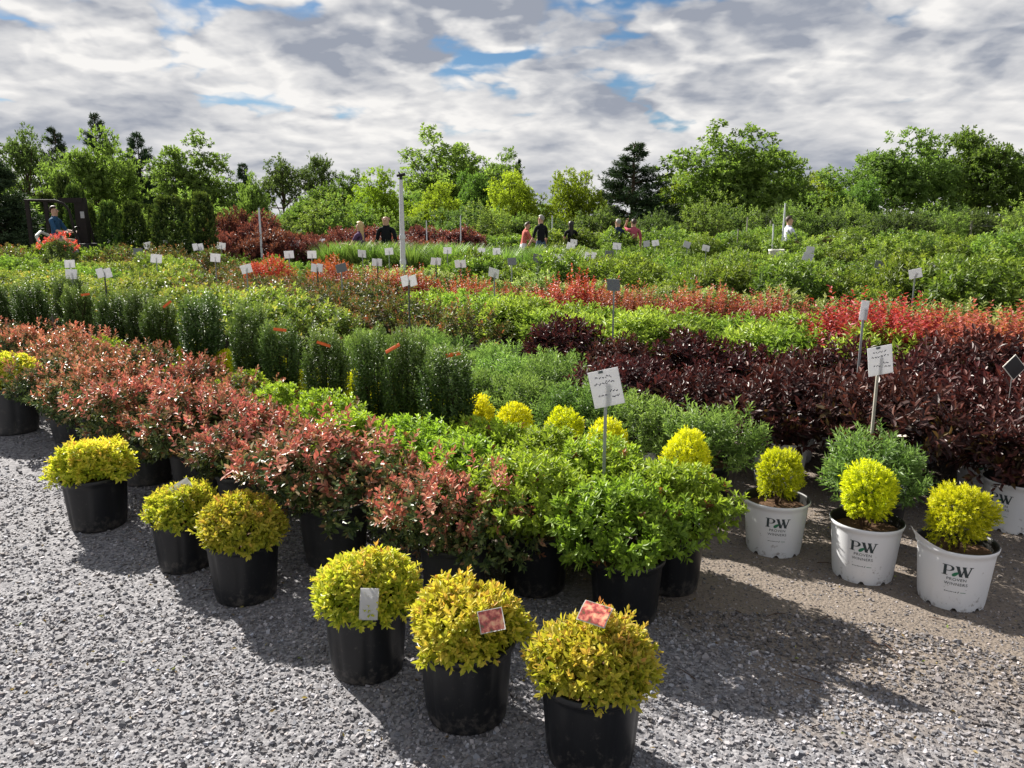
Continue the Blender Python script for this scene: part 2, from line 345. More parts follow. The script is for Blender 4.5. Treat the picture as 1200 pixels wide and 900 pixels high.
def sp_bronze(rng):
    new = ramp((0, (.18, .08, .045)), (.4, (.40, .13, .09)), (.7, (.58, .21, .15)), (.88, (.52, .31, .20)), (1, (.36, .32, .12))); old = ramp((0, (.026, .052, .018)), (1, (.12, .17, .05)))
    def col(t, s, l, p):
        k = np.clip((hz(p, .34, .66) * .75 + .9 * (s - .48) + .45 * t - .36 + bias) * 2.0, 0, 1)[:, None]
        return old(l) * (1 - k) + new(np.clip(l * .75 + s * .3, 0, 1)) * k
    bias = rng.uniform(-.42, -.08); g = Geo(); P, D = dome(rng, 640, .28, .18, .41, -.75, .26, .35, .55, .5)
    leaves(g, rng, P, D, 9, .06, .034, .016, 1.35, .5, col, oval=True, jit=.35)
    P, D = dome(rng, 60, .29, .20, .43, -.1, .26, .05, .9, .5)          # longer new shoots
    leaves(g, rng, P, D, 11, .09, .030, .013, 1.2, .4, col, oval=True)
    return g, stems(rng, 14, .24, .5, .2, .006)
def sp_azalea(rng):
    c1 = ramp((0, (.055, .10, .015)), (.5, (.21, .31, .03)), (1, (.42, .52, .07)))
    def col(t, s, l, p):
        c = c1(np.clip(.15 + .5 * t + .3 * (s - .3) + .2 * (l - .5) + .15 * hz(p, .3, .55), 0, 1))
        br = (s > .965)[:, None]; return np.where(br, np.array([.24, .10, .05]), c)
    g = Geo(); P, D = dome(rng, 560, .25, .14, .385, -.55, .2, .35, .85, .4)
    leaves(g, rng, P, D, 9, .04, .036, .0155, 1.35, .45, col, oval=True, curl=.15)
    return g, stems(rng, 14, .24, .45, .2, .005)
def sp_arb(rng):
    c1 = ramp((0, (.11, .15, .01)), (.4, (.46, .48, .012)), (1, (.78, .74, .02)))
    def col(t, s, l, p): return c1(np.clip(.1 + .75 * t + .3 * (s - .5) + .2 * hz(p, .3, .5), 0, 1))
    g = Geo(); P, D = dome(rng, 950, .115, .125, .385, -.75, .16, .3, .35, .4)
    leaves(g, rng, P, D, 13, .036, .0155, .0056, .9, .4, col, fold=.1)
    return g, stems(rng, 6, .23, .36, .06)
def sp_silver(rng):
    c1 = ramp((0, (.055, .095, .025)), (.5, (.14, .22, .06)), (1, (.30, .40, .13)))
    def col(t, s, l, p): return c1(np.clip(.05 + .55 * t + .35 * (s - .3) + .2 * l, 0, 1))
    g = Geo(); P, D = dome(rng, 210, .2, .17, .33, -.45, .15, .4, 1.0, .3)
    leaves(g, rng, P, D, 16, .13, .045, .012, 1.25, .5, col, curl=.15)
    return g, stems(rng, 14, .2, .4, .15)
def sp_weigela(rng):
    c1 = ramp((0, (.018, .008, .008)), (.5, (.058, .018, .018)), (1, (.18, .06, .045))); c2 = ramp((0, (.05, .03, .012)), (1, (.12, .07, .02)))
    def col(t, s, l, p):
        k = ((l > .82) & (p[:, 2] < .5))[:, None]; return np.where(k, c2(s), c1(np.clip(.15 + .4 * t + .5 * (l - .4), 0, 1)))
    g = Geo(); P, D = dome(rng, 230, .26, .17, .37, -.5, .2, .45, .9, .4)
    leaves(g, rng, P, D, 11, .13, .055, .021, 1.3, .45, col, oval=True, curl=.2, jit=.4)
    return g, stems(rng, 16, .24, .5, .2, .005)
def sp_lime(rng):
    c1 = ramp((0, (.07, .12, .02)), (.5, (.24, .34, .055)), (1, (.42, .50, .11)))
    def col(t, s, l, p): return c1(np.clip(.1 + .5 * t + .3 * (s - .4) + .3 * (l - .4), 0, 1))
    g = Geo(); P, D = dome(rng, 190, .27, .21, .42, -.4, .15, .4, .9, .35)
    leaves(g, rng, P, D, 10, .12, .062, .024, 1.3, .5, col, curl=.2)
    return g, stems(rng, 10, .24, .45, .2, .005)
def wands(rng, n, rad, z0, z1, lean=.12):
    a = rng.uniform(0, 6.28, n); r = rad * np.sqrt(rng.random(n)); P = np.stack((r * np.cos(a), r * np.sin(a), np.full(n, z0) + rng.uniform(0, .1, n)), 1)
    D = np.stack((np.cos(a) * lean * r / rad * 2, np.sin(a) * lean * r / rad * 2, np.ones(n)), 1) + rng.normal(0, .06, (n, 3))
    return P, unit(D), (z1 - z0) * rng.uniform(.75, 1.05, n) * (1 - .42 * (r / rad) ** 2)
def sp_barberry(rng):
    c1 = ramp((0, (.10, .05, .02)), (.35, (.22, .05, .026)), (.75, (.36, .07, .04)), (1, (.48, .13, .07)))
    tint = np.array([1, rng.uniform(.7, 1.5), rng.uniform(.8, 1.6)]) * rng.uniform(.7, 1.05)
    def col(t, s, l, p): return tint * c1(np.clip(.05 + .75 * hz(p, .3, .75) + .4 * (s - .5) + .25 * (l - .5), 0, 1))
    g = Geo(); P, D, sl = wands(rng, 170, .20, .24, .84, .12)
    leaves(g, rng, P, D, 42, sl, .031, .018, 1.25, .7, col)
    return g, stems(rng, 12, .22, .6, .1)
def sp_redball(rng):
    c1 = ramp((0, (.12, .02, .015)), (.5, (.34, .045, .03)), (1, (.55, .10, .05)))
    def col(t, s, l, p): return c1(np.clip(.1 + .6 * hz(p, .3, .7) + .4 * (s - .5) + .3 * (l - .5), 0, 1))
    g = Geo(); P, D = dome(rng, 300, .23, .25, .45, -.5, .12, .35, .8, .3)
    leaves(g, rng, P, D, 14, .13, .028, .013, 1.2, .6, col)
    return g, stems(rng, 12, .22, .5, .15)
def sp_column(rng):
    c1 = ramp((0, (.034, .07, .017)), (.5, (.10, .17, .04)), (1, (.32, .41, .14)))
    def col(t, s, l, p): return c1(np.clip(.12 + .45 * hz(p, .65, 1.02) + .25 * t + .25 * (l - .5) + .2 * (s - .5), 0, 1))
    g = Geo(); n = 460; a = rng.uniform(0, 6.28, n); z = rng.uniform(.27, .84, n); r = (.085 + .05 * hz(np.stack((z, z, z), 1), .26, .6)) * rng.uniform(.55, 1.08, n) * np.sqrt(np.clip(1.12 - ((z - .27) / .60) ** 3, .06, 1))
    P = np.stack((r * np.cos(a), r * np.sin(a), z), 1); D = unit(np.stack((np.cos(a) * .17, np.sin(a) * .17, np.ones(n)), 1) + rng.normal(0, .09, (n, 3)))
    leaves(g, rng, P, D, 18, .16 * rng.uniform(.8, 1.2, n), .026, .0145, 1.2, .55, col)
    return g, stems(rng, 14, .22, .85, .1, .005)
def sp_gold(rng):        # low gold and orange shrubs of the farther rows
    c1 = ramp((0, (.06, .10, .02)), (.45, (.18, .24, .05)), (.8, (.36, .36, .09)), (1, (.50, .20, .06)))
    def col(t, s, l, p): return c1(np.clip(.1 + .5 * t + .45 * (s - .35) + .25 * (l - .5), 0, 1))
    g = Geo(); P, D = dome(rng, 220, .26, .2, .36, -.4, .18, .3, .7, .4)
    leaves(g, rng, P, D, 10, .08, .042, .019, 1.3, .5, col)
    return g, stems(rng, 8, .22, .4, .2)
def sp_cream(rng):
    c1 = ramp((0, (.09, .13, .04)), (.6, (.28, .34, .11)), (1, (.55, .55, .32)))
    def col(t, s, l, p): return c1(np.clip(.1 + .5 * t + .6 * (s - .35) + .2 * (l - .5), 0, 1))
    g = Geo(); P, D = dome(rng, 210, .26, .22, .42, -.4, .2, .3, .7, .4)
    leaves(g, rng, P, D, 10, .08, .046, .02, 1.3, .5, col)
    return g, stems(rng, 8, .22, .4, .2)
def sp_green(rng):       # big dark green bushes
    c1 = ramp((0, (.045, .075, .014)), (.5, (.14, .205, .035)), (1, (.31, .38, .06)))
    def col(t, s, l, p): return c1(np.clip(.1 + .45 * t + .4 * (s - .4) + .3 * (l - .5) + .12 * hz(p, .5, 1), 0, 1))
    g = Geo(); P, D = dome(rng, 300, .40, .37, .62, -.6, .25, .35, .6, .45)
    leaves(g, rng, P, D, 10, .13, .075, .036, 1.3, .5, col)
    return g, stems(rng, 10, .24, .7, .3, .008)
def sp_pale(rng):        # big light green bushes
    c1 = ramp((0, (.06, .11, .02)), (.5, (.19, .28, .05)), (1, (.36, .44, .10)))
    def col(t, s, l, p): return c1(np.clip(.1 + .45 * t + .4 * (s - .4) + .3 * (l - .5), 0, 1))
    g = Geo(); P, D = dome(rng, 300, .40, .34, .58, -.6, .25, .35, .7, .45)
    leaves(g, rng, P, D, 10, .13, .07, .032, 1.3, .5, col)
    return g, stems(rng, 10, .24, .7, .3, .008)
def sp_wine(rng):        # big wine red bushes
    c1 = ramp((0, (.05, .018, .02)), (.5, (.16, .045, .045)), (1, (.34, .11, .09)))
    def col(t, s, l, p): return c1(np.clip(.1 + .4 * t + .45 * (s - .35) + .35 * (l - .5), 0, 1))
    g = Geo(); P, D = dome(rng, 300, .42, .45, .66, -.6, .25, .35, .7, .45)
    leaves(g, rng, P, D, 10, .15, .07, .036, 1.3, .5, col)
    return g, stems(rng, 10, .24, .8, .3, .008)
def sp_rose(rng):        # sparse dull red and green shrubs
    c1 = ramp((0, (.035, .05, .018)), (.5, (.11, .12, .04)), (.75, (.20, .09, .045)), (1, (.36, .09, .06)))
    def col(t, s, l, p): return c1(np.clip(.05 + .4 * t + .6 * (s - .25) + .3 * (l - .5), 0, 1))
    g = Geo(); P, D = dome(rng, 200, .28, .26, .45, -.5, .25, .4, .8, .45)
    leaves(g, rng, P, D, 10, .11, .045, .021, 1.3, .5, col)
    return g, stems(rng, 9, .22, .5, .2)
def sp_grass(rng):
    g = Geo(); n = 420; a = rng.uniform(0, 6.28, n); r = .12 * np.sqrt(rng.random(n)); out = rng.uniform(.12, .5, n); h = rng.uniform(.55, .85, n)
    dr = np.stack((np.cos(a), np.sin(a), 0 * a), 1); sd = np.stack((-np.sin(a), np.cos(a), 0 * a), 1)
    V = []
    for t, w in ((0, .007), (.35, .008), (.7, .006), (1, .0008)):
        c = dr * (r + out * t ** 2)[:, None] + np.array([0, 0, 1.]) * (.24 + h * (t * 1.25 - .4 * t * t) * 1.1)[:, None]
        V += [c - sd * w, c + sd * w]
    V = np.stack(V, 1).reshape(-1, 3); F = (np.arange(n)[:, None, None] * 8 + np.array([[0, 1, 3, 2], [2, 3, 5, 4], [4, 5, 7, 6]])[None]).reshape(-1, 4)
    c1 = ramp((0, (.07, .14, .025)), (1, (.25, .36, .10))); g.add(V, F, np.repeat(c1(rng.random(n)), 8, 0))
    return g, stems(rng, 3, .2, .3, .05)
def sp_cone(rng, c=((.015, .035, .012), (.05, .09, .022), (.19, .25, .045))):   # upright arborvitae
    c1 = ramp((0, c[0]), (.5, c[1]), (1, c[2]))
    def col(t, s, l, p): return c1(np.clip(.1 + .55 * t + .3 * (s - .4) + .2 * (l - .5) + .12 * hz(p, .5, 2), 0, 1))
    g = Geo(); n = 900; z = .3 + 1.6 * rng.random(n) ** 1.15; a = rng.uniform(0, 6.28, n); k = (z - .3) / 1.65
    r = .42 * np.sqrt(np.clip(1 - k ** 1.7, .0, 1)) * np.clip(.55 + 3 * k, 0, 1) * rng.uniform(.75, 1.08, n) * (1 + .12 * np.sin(3 * a + 5 * z))
    P = np.stack((r * np.cos(a), r * np.sin(a), z), 1); D = unit(np.stack((np.cos(a) * .7, np.sin(a) * .7, np.ones(n) * .9), 1) + rng.normal(0, .2, (n, 3)))
    leaves(g, rng, P, D, 9, .15, .085, .042, .9, .4, col)
    return g, stems(rng, 3, .1, 1.5, .05, .02)
SPECIES = dict(spirea=(sp_spirea, 'leaf', 'black', 4), bronze=(sp_bronze, 'glossy_leaf', 'grey', 6), azalea=(sp_azalea, 'leaf', 'black', 4),
    arb=(sp_arb, 'leaf', 'white', 3), silver=(sp_silver, 'leaf', 'white', 3), weigela=(sp_weigela, 'glossy_leaf', 'white', 4), lime=(sp_lime, 'leaf', 'white', 3),
    barberry=(sp_barberry, 'leaf', 'black', 6), redball=(sp_redball, 'leaf', 'black', 2), column=(sp_column, 'dense_leaf', 'black', 4), gold=(sp_gold, 'leaf', 'black', 3),
    cream=(sp_cream, 'leaf', 'black', 2), green=(sp_green, 'leaf', 'black', 4), pale=(sp_pale, 'leaf', 'black', 3), wine=(sp_wine, 'leaf', 'black', 3),
    rose=(sp_rose, 'leaf', 'black', 3), grass=(sp_grass, 'leaf', 'black', 3), cone=(sp_cone, 'needle', 'black', 3))

# ------------------------------------------------------------------ pots
def pot_geo(kind, sides=40):
    if kind == 'white':
        rt, rb, h = .158, .128, .27
        def notch(V):
            V = V.copy(); i = np.arange(sides); z = np.where((i % (sides // 8)) < max(1, sides // 40), .013, 0.)
            V[:sides, 2] = z; return V
        g = Geo()
        lathe(g, [(rb, 0), (rb + .004, .024), (rt - .008, h - .04), (rt - .005, h - .022), (rt, h - .018), (rt + .003, h - .004), (rt + .001, h)], sides, 0, notch)
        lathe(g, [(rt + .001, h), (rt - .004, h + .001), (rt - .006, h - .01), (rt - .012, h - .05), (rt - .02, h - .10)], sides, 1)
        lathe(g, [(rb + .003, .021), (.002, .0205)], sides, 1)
        return g, h - .05, rt - .013
    rt, rb, h = (.155, .128, .275) if kind == 'black' else (.165, .135, .30)
    def facet(V):                                                    # eight soft flat panels, as blow-moulded pots have
        a = np.arctan2(V[:, 1], V[:, 0]); k = (np.cos(8 * a) * .5 + .5) ** 6
        zz = np.clip((V[:, 2] - .02) / .02, 0, 1) * np.clip((h - .03 - V[:, 2]) / .02, 0, 1)
        f = 1 - .045 * k * zz; V = V.copy(); V[:, 0] *= f; V[:, 1] *= f; return V
    g = Geo()
    lathe(g, [(.002, .001), (rb - .008, .001), (rb - .002, .006), (rb, .014), (rb + .001, .024), (rb + (rt - rb) * .2, .05), (rt - .008, h - .045), (rt - .005, h - .03), (rt - .002, h - .026), (rt + .004, h - .02), (rt + .005, h - .004), (rt + .002, h), (rt - .005, h), (rt - .008, h - .012), (rt - .014, h - .06)], sides * 2, 0, facet)
    return g, h - .035, rt - .009
POT = {}
def soil_geo(r, z, seed):
    rng = np.random.default_rng(seed); g = Geo(); n = 20; rows = 4; V = [[0, 0, z + .012]]
    for i in range(1, rows + 1):
        for j in range(n):
            a = j * 2 * math.pi / n; q = r * i / rows; V.append([q * math.cos(a), q * math.sin(a), z + rng.normal(0, .004) + .01 * (1 - i / rows)])
    g.add(V, [[0, 1 + j, 1 + (j + 1) % n] for j in range(n)])
    F = [[1 + (i - 1) * n + j, 1 + i * n + j, 1 + i * n + (j + 1) % n, 1 + (i - 1) * n + (j + 1) % n] for i in range(1, rows) for j in range(n)]
    g.v[-1] = g.v[-1]; g.f.append(np.array(F)); g.m.append(np.zeros(len(F), int)); return g
for k, mats in (('black', ['black_pot', 'pot_lining']), ('grey', ['grey_pot', 'pot_lining']), ('white', ['white_pot', 'pot_lining'])):
    g, sz, sr = pot_geo(k, 80 if k == 'white' else 40); POT[k] = dict(pot=g.mesh('pot_' + k, mats, True), soil=soil_geo(sr, sz, 5).mesh('soil_' + k, 'soil', True), geo=pot_geo(k, 10)[0])
# ---- the print on the white pots, laid round the cone of the pot
def glyphs():
    polys = []                                                       # (list of quads/polygons in print coordinates, colour)
    def q(*p, c=0): polys.append((p, c))
    # P
    q((-.046, 0), (-.036, 0), (-.036, .042), (-.046, .042)); q((-.051, 0), (-.031, 0), (-.031, .0025), (-.051, .0025)); q((-.051, .0395), (-.036, .0395), (-.036, .042), (-.051, .042))
    n = 10
    for i in range(n):
        a, b = -math.pi / 2 + math.pi * i / n, -math.pi / 2 + math.pi * (i + 1) / n
        def pt(t, ro, rv): return (-.030 + ro * math.cos(t), .030 + rv * math.sin(t))
        q(pt(a, .0195, .012), pt(b, .0195, .012), pt(b, .0105, .0097), pt(a, .0105, .0097))
    q((-.036, .0395), (-.030, .0395), (-.030, .042), (-.036, .042)); q((-.036, .018), (-.030, .018), (-.030, .0205), (-.036, .0205))
    # W
    for x0, x1, w0 in ((-.001, .013, .011), (.013, .025, .0045), (.020, .033, .011), (.033, .046, .0045)):
        up = x0 in (.013, .033)
        y0, y1 = (0, .042) if up else (.042, 0)
        q((x0 - w0 / 2, y0), (x0 + w0 / 2, y0), (x1 + w0 / 2, y1), (x1 - w0 / 2, y1))
    for x in (-.001, .0225, .046): q((x - .007, .0395), (x + .007, .0395), (x + .007, .042), (x - .007, .042))
    # leaf between the letters
    L = []
    for i in range(12):
        t = i / 12 * 2 * math.pi; u, v = .0135 * math.cos(t), .0065 * math.sin(t) * (1 - .25 * math.cos(t)); ca, sa = math.cos(.7), math.sin(.7)
        L.append((-.006 + u * ca - v * sa, .009 + u * sa + v * ca))
    polys.append((tuple(L), 1))
    # rule and small tick under the words
    q((-.038, -.052), (.038, -.052), (.038, -.0512), (-.038, -.0512))
    for i in range(7): q((-.036 + i * .006, -.066 + .001 * (i % 2)), (-.0315 + i * .006, -.066), (-.0315 + i * .006, -.0625 - .001 * (i % 3)), (-.036 + i * .006, -.0635))
    q((.008, -.066), (.010, -.068), (.014, -.060), (.0125, -.060)); q((.018, -.0655), (.036, -.0655), (.036, -.0635), (.018, -.0635), c=1)
    return polys
def words(txt, size, y):
    cu = bpy.data.curves.new('print', 'FONT'); cu.body = txt; cu.size = size; cu.align_x = 'CENTER'; cu.space_character = 1.12
    o = bpy.data.objects.new('print', cu); CO.objects.link(o)
    me = bpy.data.meshes.new_from_object(o.evaluated_get(bpy.context.evaluated_depsgraph_get()))
    P = [tuple((me.vertices[i].co.x, me.vertices[i].co.y + y) for i in p.vertices) for p in me.polygons]
    bpy.data.objects.remove(o); bpy.data.curves.remove(cu); bpy.data.meshes.remove(me); return P
def logo_geo(a0):
    g = Geo()
    polys = glyphs() + [(p, 0) for p in words('PROVEN', .0165, -.0185)] + [(p, 0) for p in words('WINNERS', .0165, -.0375)]
    by = {}
    for p, c in polys:
        z = np.array([.163 + y * 1.12 for _, y in p]); r = .128 + .004 + (.15 - .132) * (z - .024) / (.23 - .024) + .0012
        x = np.array([u * 1.12 for u, _ in p]); th = a0 + x / r
        V = np.stack((r * np.cos(th), r * np.sin(th), z), 1); by.setdefault((len(p), c), []).append(V)
    for (n, c), Vs in by.items():
        g.add(np.concatenate(Vs), np.arange(len(Vs) * n).reshape(-1, n), mi=c)
    return g
POT['white']['logo'] = [logo_geo(a).mesh('print', ['logo', 'logo_green']) for a in (0, 2.1, 4.2)]

# ------------------------------------------------------------------ plant species
PL = {}
for i, (k, (fn, mat, pk, nv)) in enumerate(SPECIES.items()):
    PL[k] = []
    for v in range(nv):
        rng = np.random.default_rng(100 * i + v); f, st = fn(rng)
        far = Geo(); far.merge(f, 0)
        pg = POT[pk]['geo']; far.merge(pg, 1); 
        PL[k].append(dict(f=f.mesh(k + '_foliage', mat), s=st.mesh(k + '_stems', 'twig'), far=far.mesh(k + '_plant', [mat, {'black': 'black_pot', 'grey': 'grey_pot', 'white': 'white_pot'}[pk], 'pot_lining'])))
NAMES = dict(spirea='potted_spirea', bronze='potted_bronze_shrub', azalea='potted_azalea', arb='potted_golden_arborvitae', silver='potted_silver_green_shrub', weigela='potted_weigela',
    lime='potted_lime_shrub', barberry='potted_barberry', redball='potted_red_barberry', column='potted_upright_evergreen', gold='potted_gold_shrub', cream='potted_cream_shrub',
    green='potted_green_shrub', pale='potted_light_green_shrub', wine='potted_wine_red_shrub', rose='potted_rose_bush', grass='potted_grass', cone='potted_arborvitae')
rr = random.Random(7)
COUNT = {}
def plant(kind, x, y, label, group=None, rz=None, sc=1.0, detail=True, pot=None, tilt=.02, cat='shrub', fs=1.0, pot_rz=None):
    i = COUNT.get(kind, 0); COUNT[kind] = i + 1
    V = PL[kind][rr.randrange(len(PL[kind]))]; rz = rr.uniform(0, 6.28) if rz is None else rz
    pk = pot or SPECIES[kind][2]
    rot = (rr.uniform(-tilt, tilt), rr.uniform(-tilt, tilt), rz)
    if not detail:
        o = link(NAMES[kind], V['far'], None, (x, y, 0), (0, 0, rz), (sc * fs, sc * fs, sc)); return tag(o, label, cat, group)
    o = link(NAMES[kind], None, None, (x, y, 0), (0, 0, 0), sc); o.empty_display_size = .1
    tag(o, label, cat, group)
    p = link('pot', POT[pk]['pot'], o, rot=(0, 0, rz if pot_rz is None else pot_rz))
    if pk == 'white':
        for me in POT[pk]['logo']: link('print', me, p)
    link('soil', POT[pk]['soil'], o)
    dz = .04 if pk == 'grey' and SPECIES[kind][2] != 'grey' else 0
    link('stems', V['s'], o, (0, 0, dz), (0, 0, rz))
    link('foliage', V['f'], o, (0, 0, dz), rot, (fs, fs, 1))
    return o

# ------------------------------------------------------------------ ground
g = Geo(); g.add([[-900, -30, 0], [900, -30, 0], [900, 1500, 0], [-900, 1500, 0]], [[0, 1, 2, 3]])
tag(link('ground', g.mesh('ground', 'ground')), 'grey gravel and brown dirt ground of the plant yard', 'ground', kind='structure')
def gravel():
    rng = np.random.default_rng(3)
    def cloud(n, x0, x1, y0, y1, smin, smax):
        x, y = rng.uniform(x0, x1, n), rng.uniform(y0, y1, n)
        nn = x * RN[0] + y * RN[1]; keep = (np.abs(x) < .78 * y + .5)
        wob = .35 * np.sin(2.1 * x + 1.3) + .25 * np.sin(3.7 * y + x)
        dens = np.where(nn + wob > 2.75, .7, 1.0)
        keep &= rng.random(n) < dens
        s = smin * (smax / smin) ** (rng.random(n) ** 2.2) * np.where(nn + wob > 2.75, .55, 1)
        return x[keep], y[keep], s[keep]
    A = [cloud(46000, -2.4, 2.6, 1.6, 3.0, .005, .018), cloud(36000, -3.9, 3.4, 3.0, 4.8, .006, .019), cloud(12000, -6.5, 3.2, 4.8, 8.5, .012, .026), cloud(90, -3, 2.6, 1.7, 5, .02, .034), cloud(260, .6, 3.2, 2.2, 4.4, .014, .032), cloud(9000, .5, 3.2, 2.2, 4.4, .006, .016)]
    x, y, s = (np.concatenate([a[i] for a in A]) for i in range(3)); n = len(x)
    cube = np.array([[-1, -1, -1], [1, -1, -1], [1, 1, -1], [-1, 1, -1], [-1, -1, 1], [1, -1, 1], [1, 1, 1], [-1, 1, 1]], float)
    V = cube[None] * (1 + rng.uniform(-.45, .25, (n, 8, 3))); V *= np.stack((np.ones(n), rng.uniform(.55, .95, n), rng.uniform(.35, .75, n)), 1)[:, None] * .5
    a = rng.uniform(0, 6.28, n); t = rng.normal(0, .45, n)
    c, si = np.cos(t), np.sin(t); X, Y, Z = V[..., 0], V[..., 1], V[..., 2]
    Xr = X * c[:, None] + Z * si[:, None]; Zr = -X * si[:, None] + Z * c[:, None]
    ca, sa = np.cos(a)[:, None], np.sin(a)[:, None]; V = np.stack((Xr * ca - Y * sa, Xr * sa + Y * ca, Zr), -1) * s[:, None, None]
    V += np.stack((x, y, s * rng.uniform(.05, .3, n)), 1)[:, None]
    q = np.array([[0, 3, 2, 1], [4, 5, 6, 7], [0, 1, 5, 4], [1, 2, 6, 5], [2, 3, 7, 6], [3, 0, 4, 7]])
    F = (np.arange(n)[:, None, None] * 8 + q[None]).reshape(-1, 4)
    b = np.exp(rng.normal(math.log(.20), .34, n)); b = np.where(rng.random(n) > .985, .42, b); b = np.where((x * RN[0] + y * RN[1] > 2.7) & (rng.random(n) < .7), b * .62, b); b = np.clip(b, .07, .66)
    warm = rng.normal(0, .035, n) + np.where(x * RN[0] + y * RN[1] > 2.7, .05, 0)
    C = np.stack((b * (1.01 + warm), b * .975, b * (1.035 - warm)), 1)
    g = Geo(); g.add(V.reshape(-1, 3), F, np.repeat(C, 8, 0)); return g
tag(link('gravel', gravel().mesh('gravel', 'stone')), 'loose crushed grey gravel scattered over the yard', 'gravel', kind='stuff')

# ------------------------------------------------------------------ rows of plants: the front block
SPG = 'gold spireas in black pots along the edge of the block'
sps = [plant('spirea', .24, 2.10, 'gold spirea in black pot with a picture tag lying on its crown', SPG, 1.1, 1.02, fs=.93),
       plant('spirea', -.15, 2.31, 'gold spirea in black pot with a picture tag hanging on its side', SPG, 2.3, 1.03),
       plant('spirea', -.53, 2.58, 'gold spirea in black pot with a blank white tag on its side', SPG, .2, 1.0, fs=1.02),
       plant('spirea', -1.17, 3.15, 'gold spirea in black pot crowding a smaller spirea with a pale tag', SPG, 3.3, 1.0),
       plant('spirea', -1.56, 3.45, 'small gold spirea with pale tag squeezed beside a larger spirea', SPG, 5.0, .90),
       plant('spirea', -2.24, 3.96, 'wide gold spirea in black pot standing apart on the gravel', SPG, 4.1, 1.06, fs=1.06),
       plant('spirea', -3.92, 5.9, 'tall gold spirea in big grey pot beside the bronze shrubs', SPG, 4.6, 1.22, pot='grey')]
BRG = 'bronze leaved shrubs in grey pots behind the spireas'
for x, y, sc, fs, lb in ((-.25, 3.12, .92, .95, 'bronze and green shrub with glossy leaves beside bright green azaleas'),
        (-.86, 3.52, 1.04, 1.12, 'broad red tipped bronze shrub behind the spirea with the white tag'),
        (-1.42, 3.98, 1.02, 1.02, None), (-1.86, 4.42, 1.05, 1.05, None), (-2.32, 4.70, 1.04, 1.0, None), (-2.86, 5.28, 1.04, 1.0, None),
        (-3.32, 5.66, 1.0, 1.0, None), (-3.86, 6.62, 1.06, 1.0, None), (-4.45, 7.05, 1.04, 1.0, None), (-2.35, 5.48, 1.02, 1.0, None), (-2.9, 6.0, 1.02, 1, None), (-3.4, 6.35, 1.0, 1, None), (-5.0, 7.5, 1, 1, None), (-1.85, 4.98, .9, 1, None)):
    plant('bronze', x, y, lb or ('red tipped bronze shrub overhanging the gravel behind the gold spireas' if .62 * x + .785 * y < 2.45 else 'red tipped bronze shrub wedged between bronze row and upright evergreens'), BRG + (' front row' if .62 * x + .785 * y < 2.45 else ' back row'), None, sc, fs=fs)
AZG = 'bright green azaleas in black pots'
for s, n, sc in ((1.47, 2.62, 1.0), (1.92, 2.60, 1.02), (1.45, 2.98, .97), (1.85, 3.04, .98), (2.2, 3.06, 1.0), (2.4, 2.66, 1.0), (2.85, 2.72, .98), (2.62, 3.1, 1.0), (3.3, 2.78, .98), (3.75, 2.85, .98), (4.25, 2.92, .98), (4.8, 3.0, .96), (5.6, 3.08, .95), (6.5, 3.1, .95), (7.3, 3.15, .95)):
    x, y = sn(s, n)
    lb = 'azalea with overhanging bright green leaves before the tilted handwritten sign' if s == 1.47 else ('bright green azalea at the row end facing the white pots' if s == 1.45 else ('bright green azalea right behind the bronze shrubs' if n < 2.95 and s < 4.6 else 'bright green azalea tight before the golden arborvitaes and upright evergreens'))
    plant('azalea', x, y, lb, AZG + (' behind bronze' if n < 2.95 else ' before arborvitaes'), None, sc, pot='black')
COG = 'upright evergreens along the row'
tagged = []
for i, (x, y) in enumerate(((-.39, 4.40), (-.69, 4.66), (-.90, 4.90), (-1.28, 5.22), (-1.72, 5.72), (-2.10, 6.06), (-2.72, 6.72), (-3.28, 7.22), (-3.62, 7.62), (-3.98, 7.80), (-4.52, 8.06), (-4.80, 8.45), (-5.42, 8.72), (-5.95, 9.2), (-6.5, 9.6), (-7.0, 10.1), (-7.6, 10.5))):
    o = plant('column', x, y, None, COG, None, rr.uniform(.9, 1.08), tilt=.06, fs=(1.12, .9, .92, 1.1, 1.05, 1.0)[i] if i < 6 else rr.uniform(1.05, 1.25), cat='evergreen shrub')
    if i in (0, 1, 3, 4, 7, 10): tagged.append((o, x, y)); o['label'] = 'dense dark green upright evergreen with an orange tag near its top'
    else: o['label'] = 'dense dark green upright evergreen in a black pot without orange tag'
ARG = 'golden globe arborvitaes in printed white pots'
for i, (s, n) in enumerate(((.43, 3.63), (.80, 3.65), (1.23, 3.68), (1.70, 3.62), (2.12, 3.54), (2.46, 3.62), (2.80, 3.56), (3.08, 3.54), (3.42, 3.5), (3.9, 3.56), (4.35, 3.6), (4.8, 3.6), (5.25, 3.64), (5.7, 3.64), (6.15, 3.68), (6.7, 3.7), (7.3, 3.72))):
    x, y = sn(s, n)
    lb = {0: 'golden globe arborvitae in white pot with a torn rim flap', 1: 'golden globe arborvitae in white pot beside the silver green shrub on dirt', 2: 'golden globe arborvitae in white pot, third pot from the torn one'}.get(i, 'golden globe arborvitae in white pot behind the green azaleas')
    face = math.atan2(-y, -x) + (.10, -.02, .10)[i] if i < 3 else None
    o = plant('arb', x, y, lb, ARG, None, 1.0, fs=(.92, .96, .80)[i] if i < 3 else .9, cat='conifer', pot_rz=face)
    if i == 0: torn = (o, x, y)
SIG = 'silver green shrubs with narrow leaves'
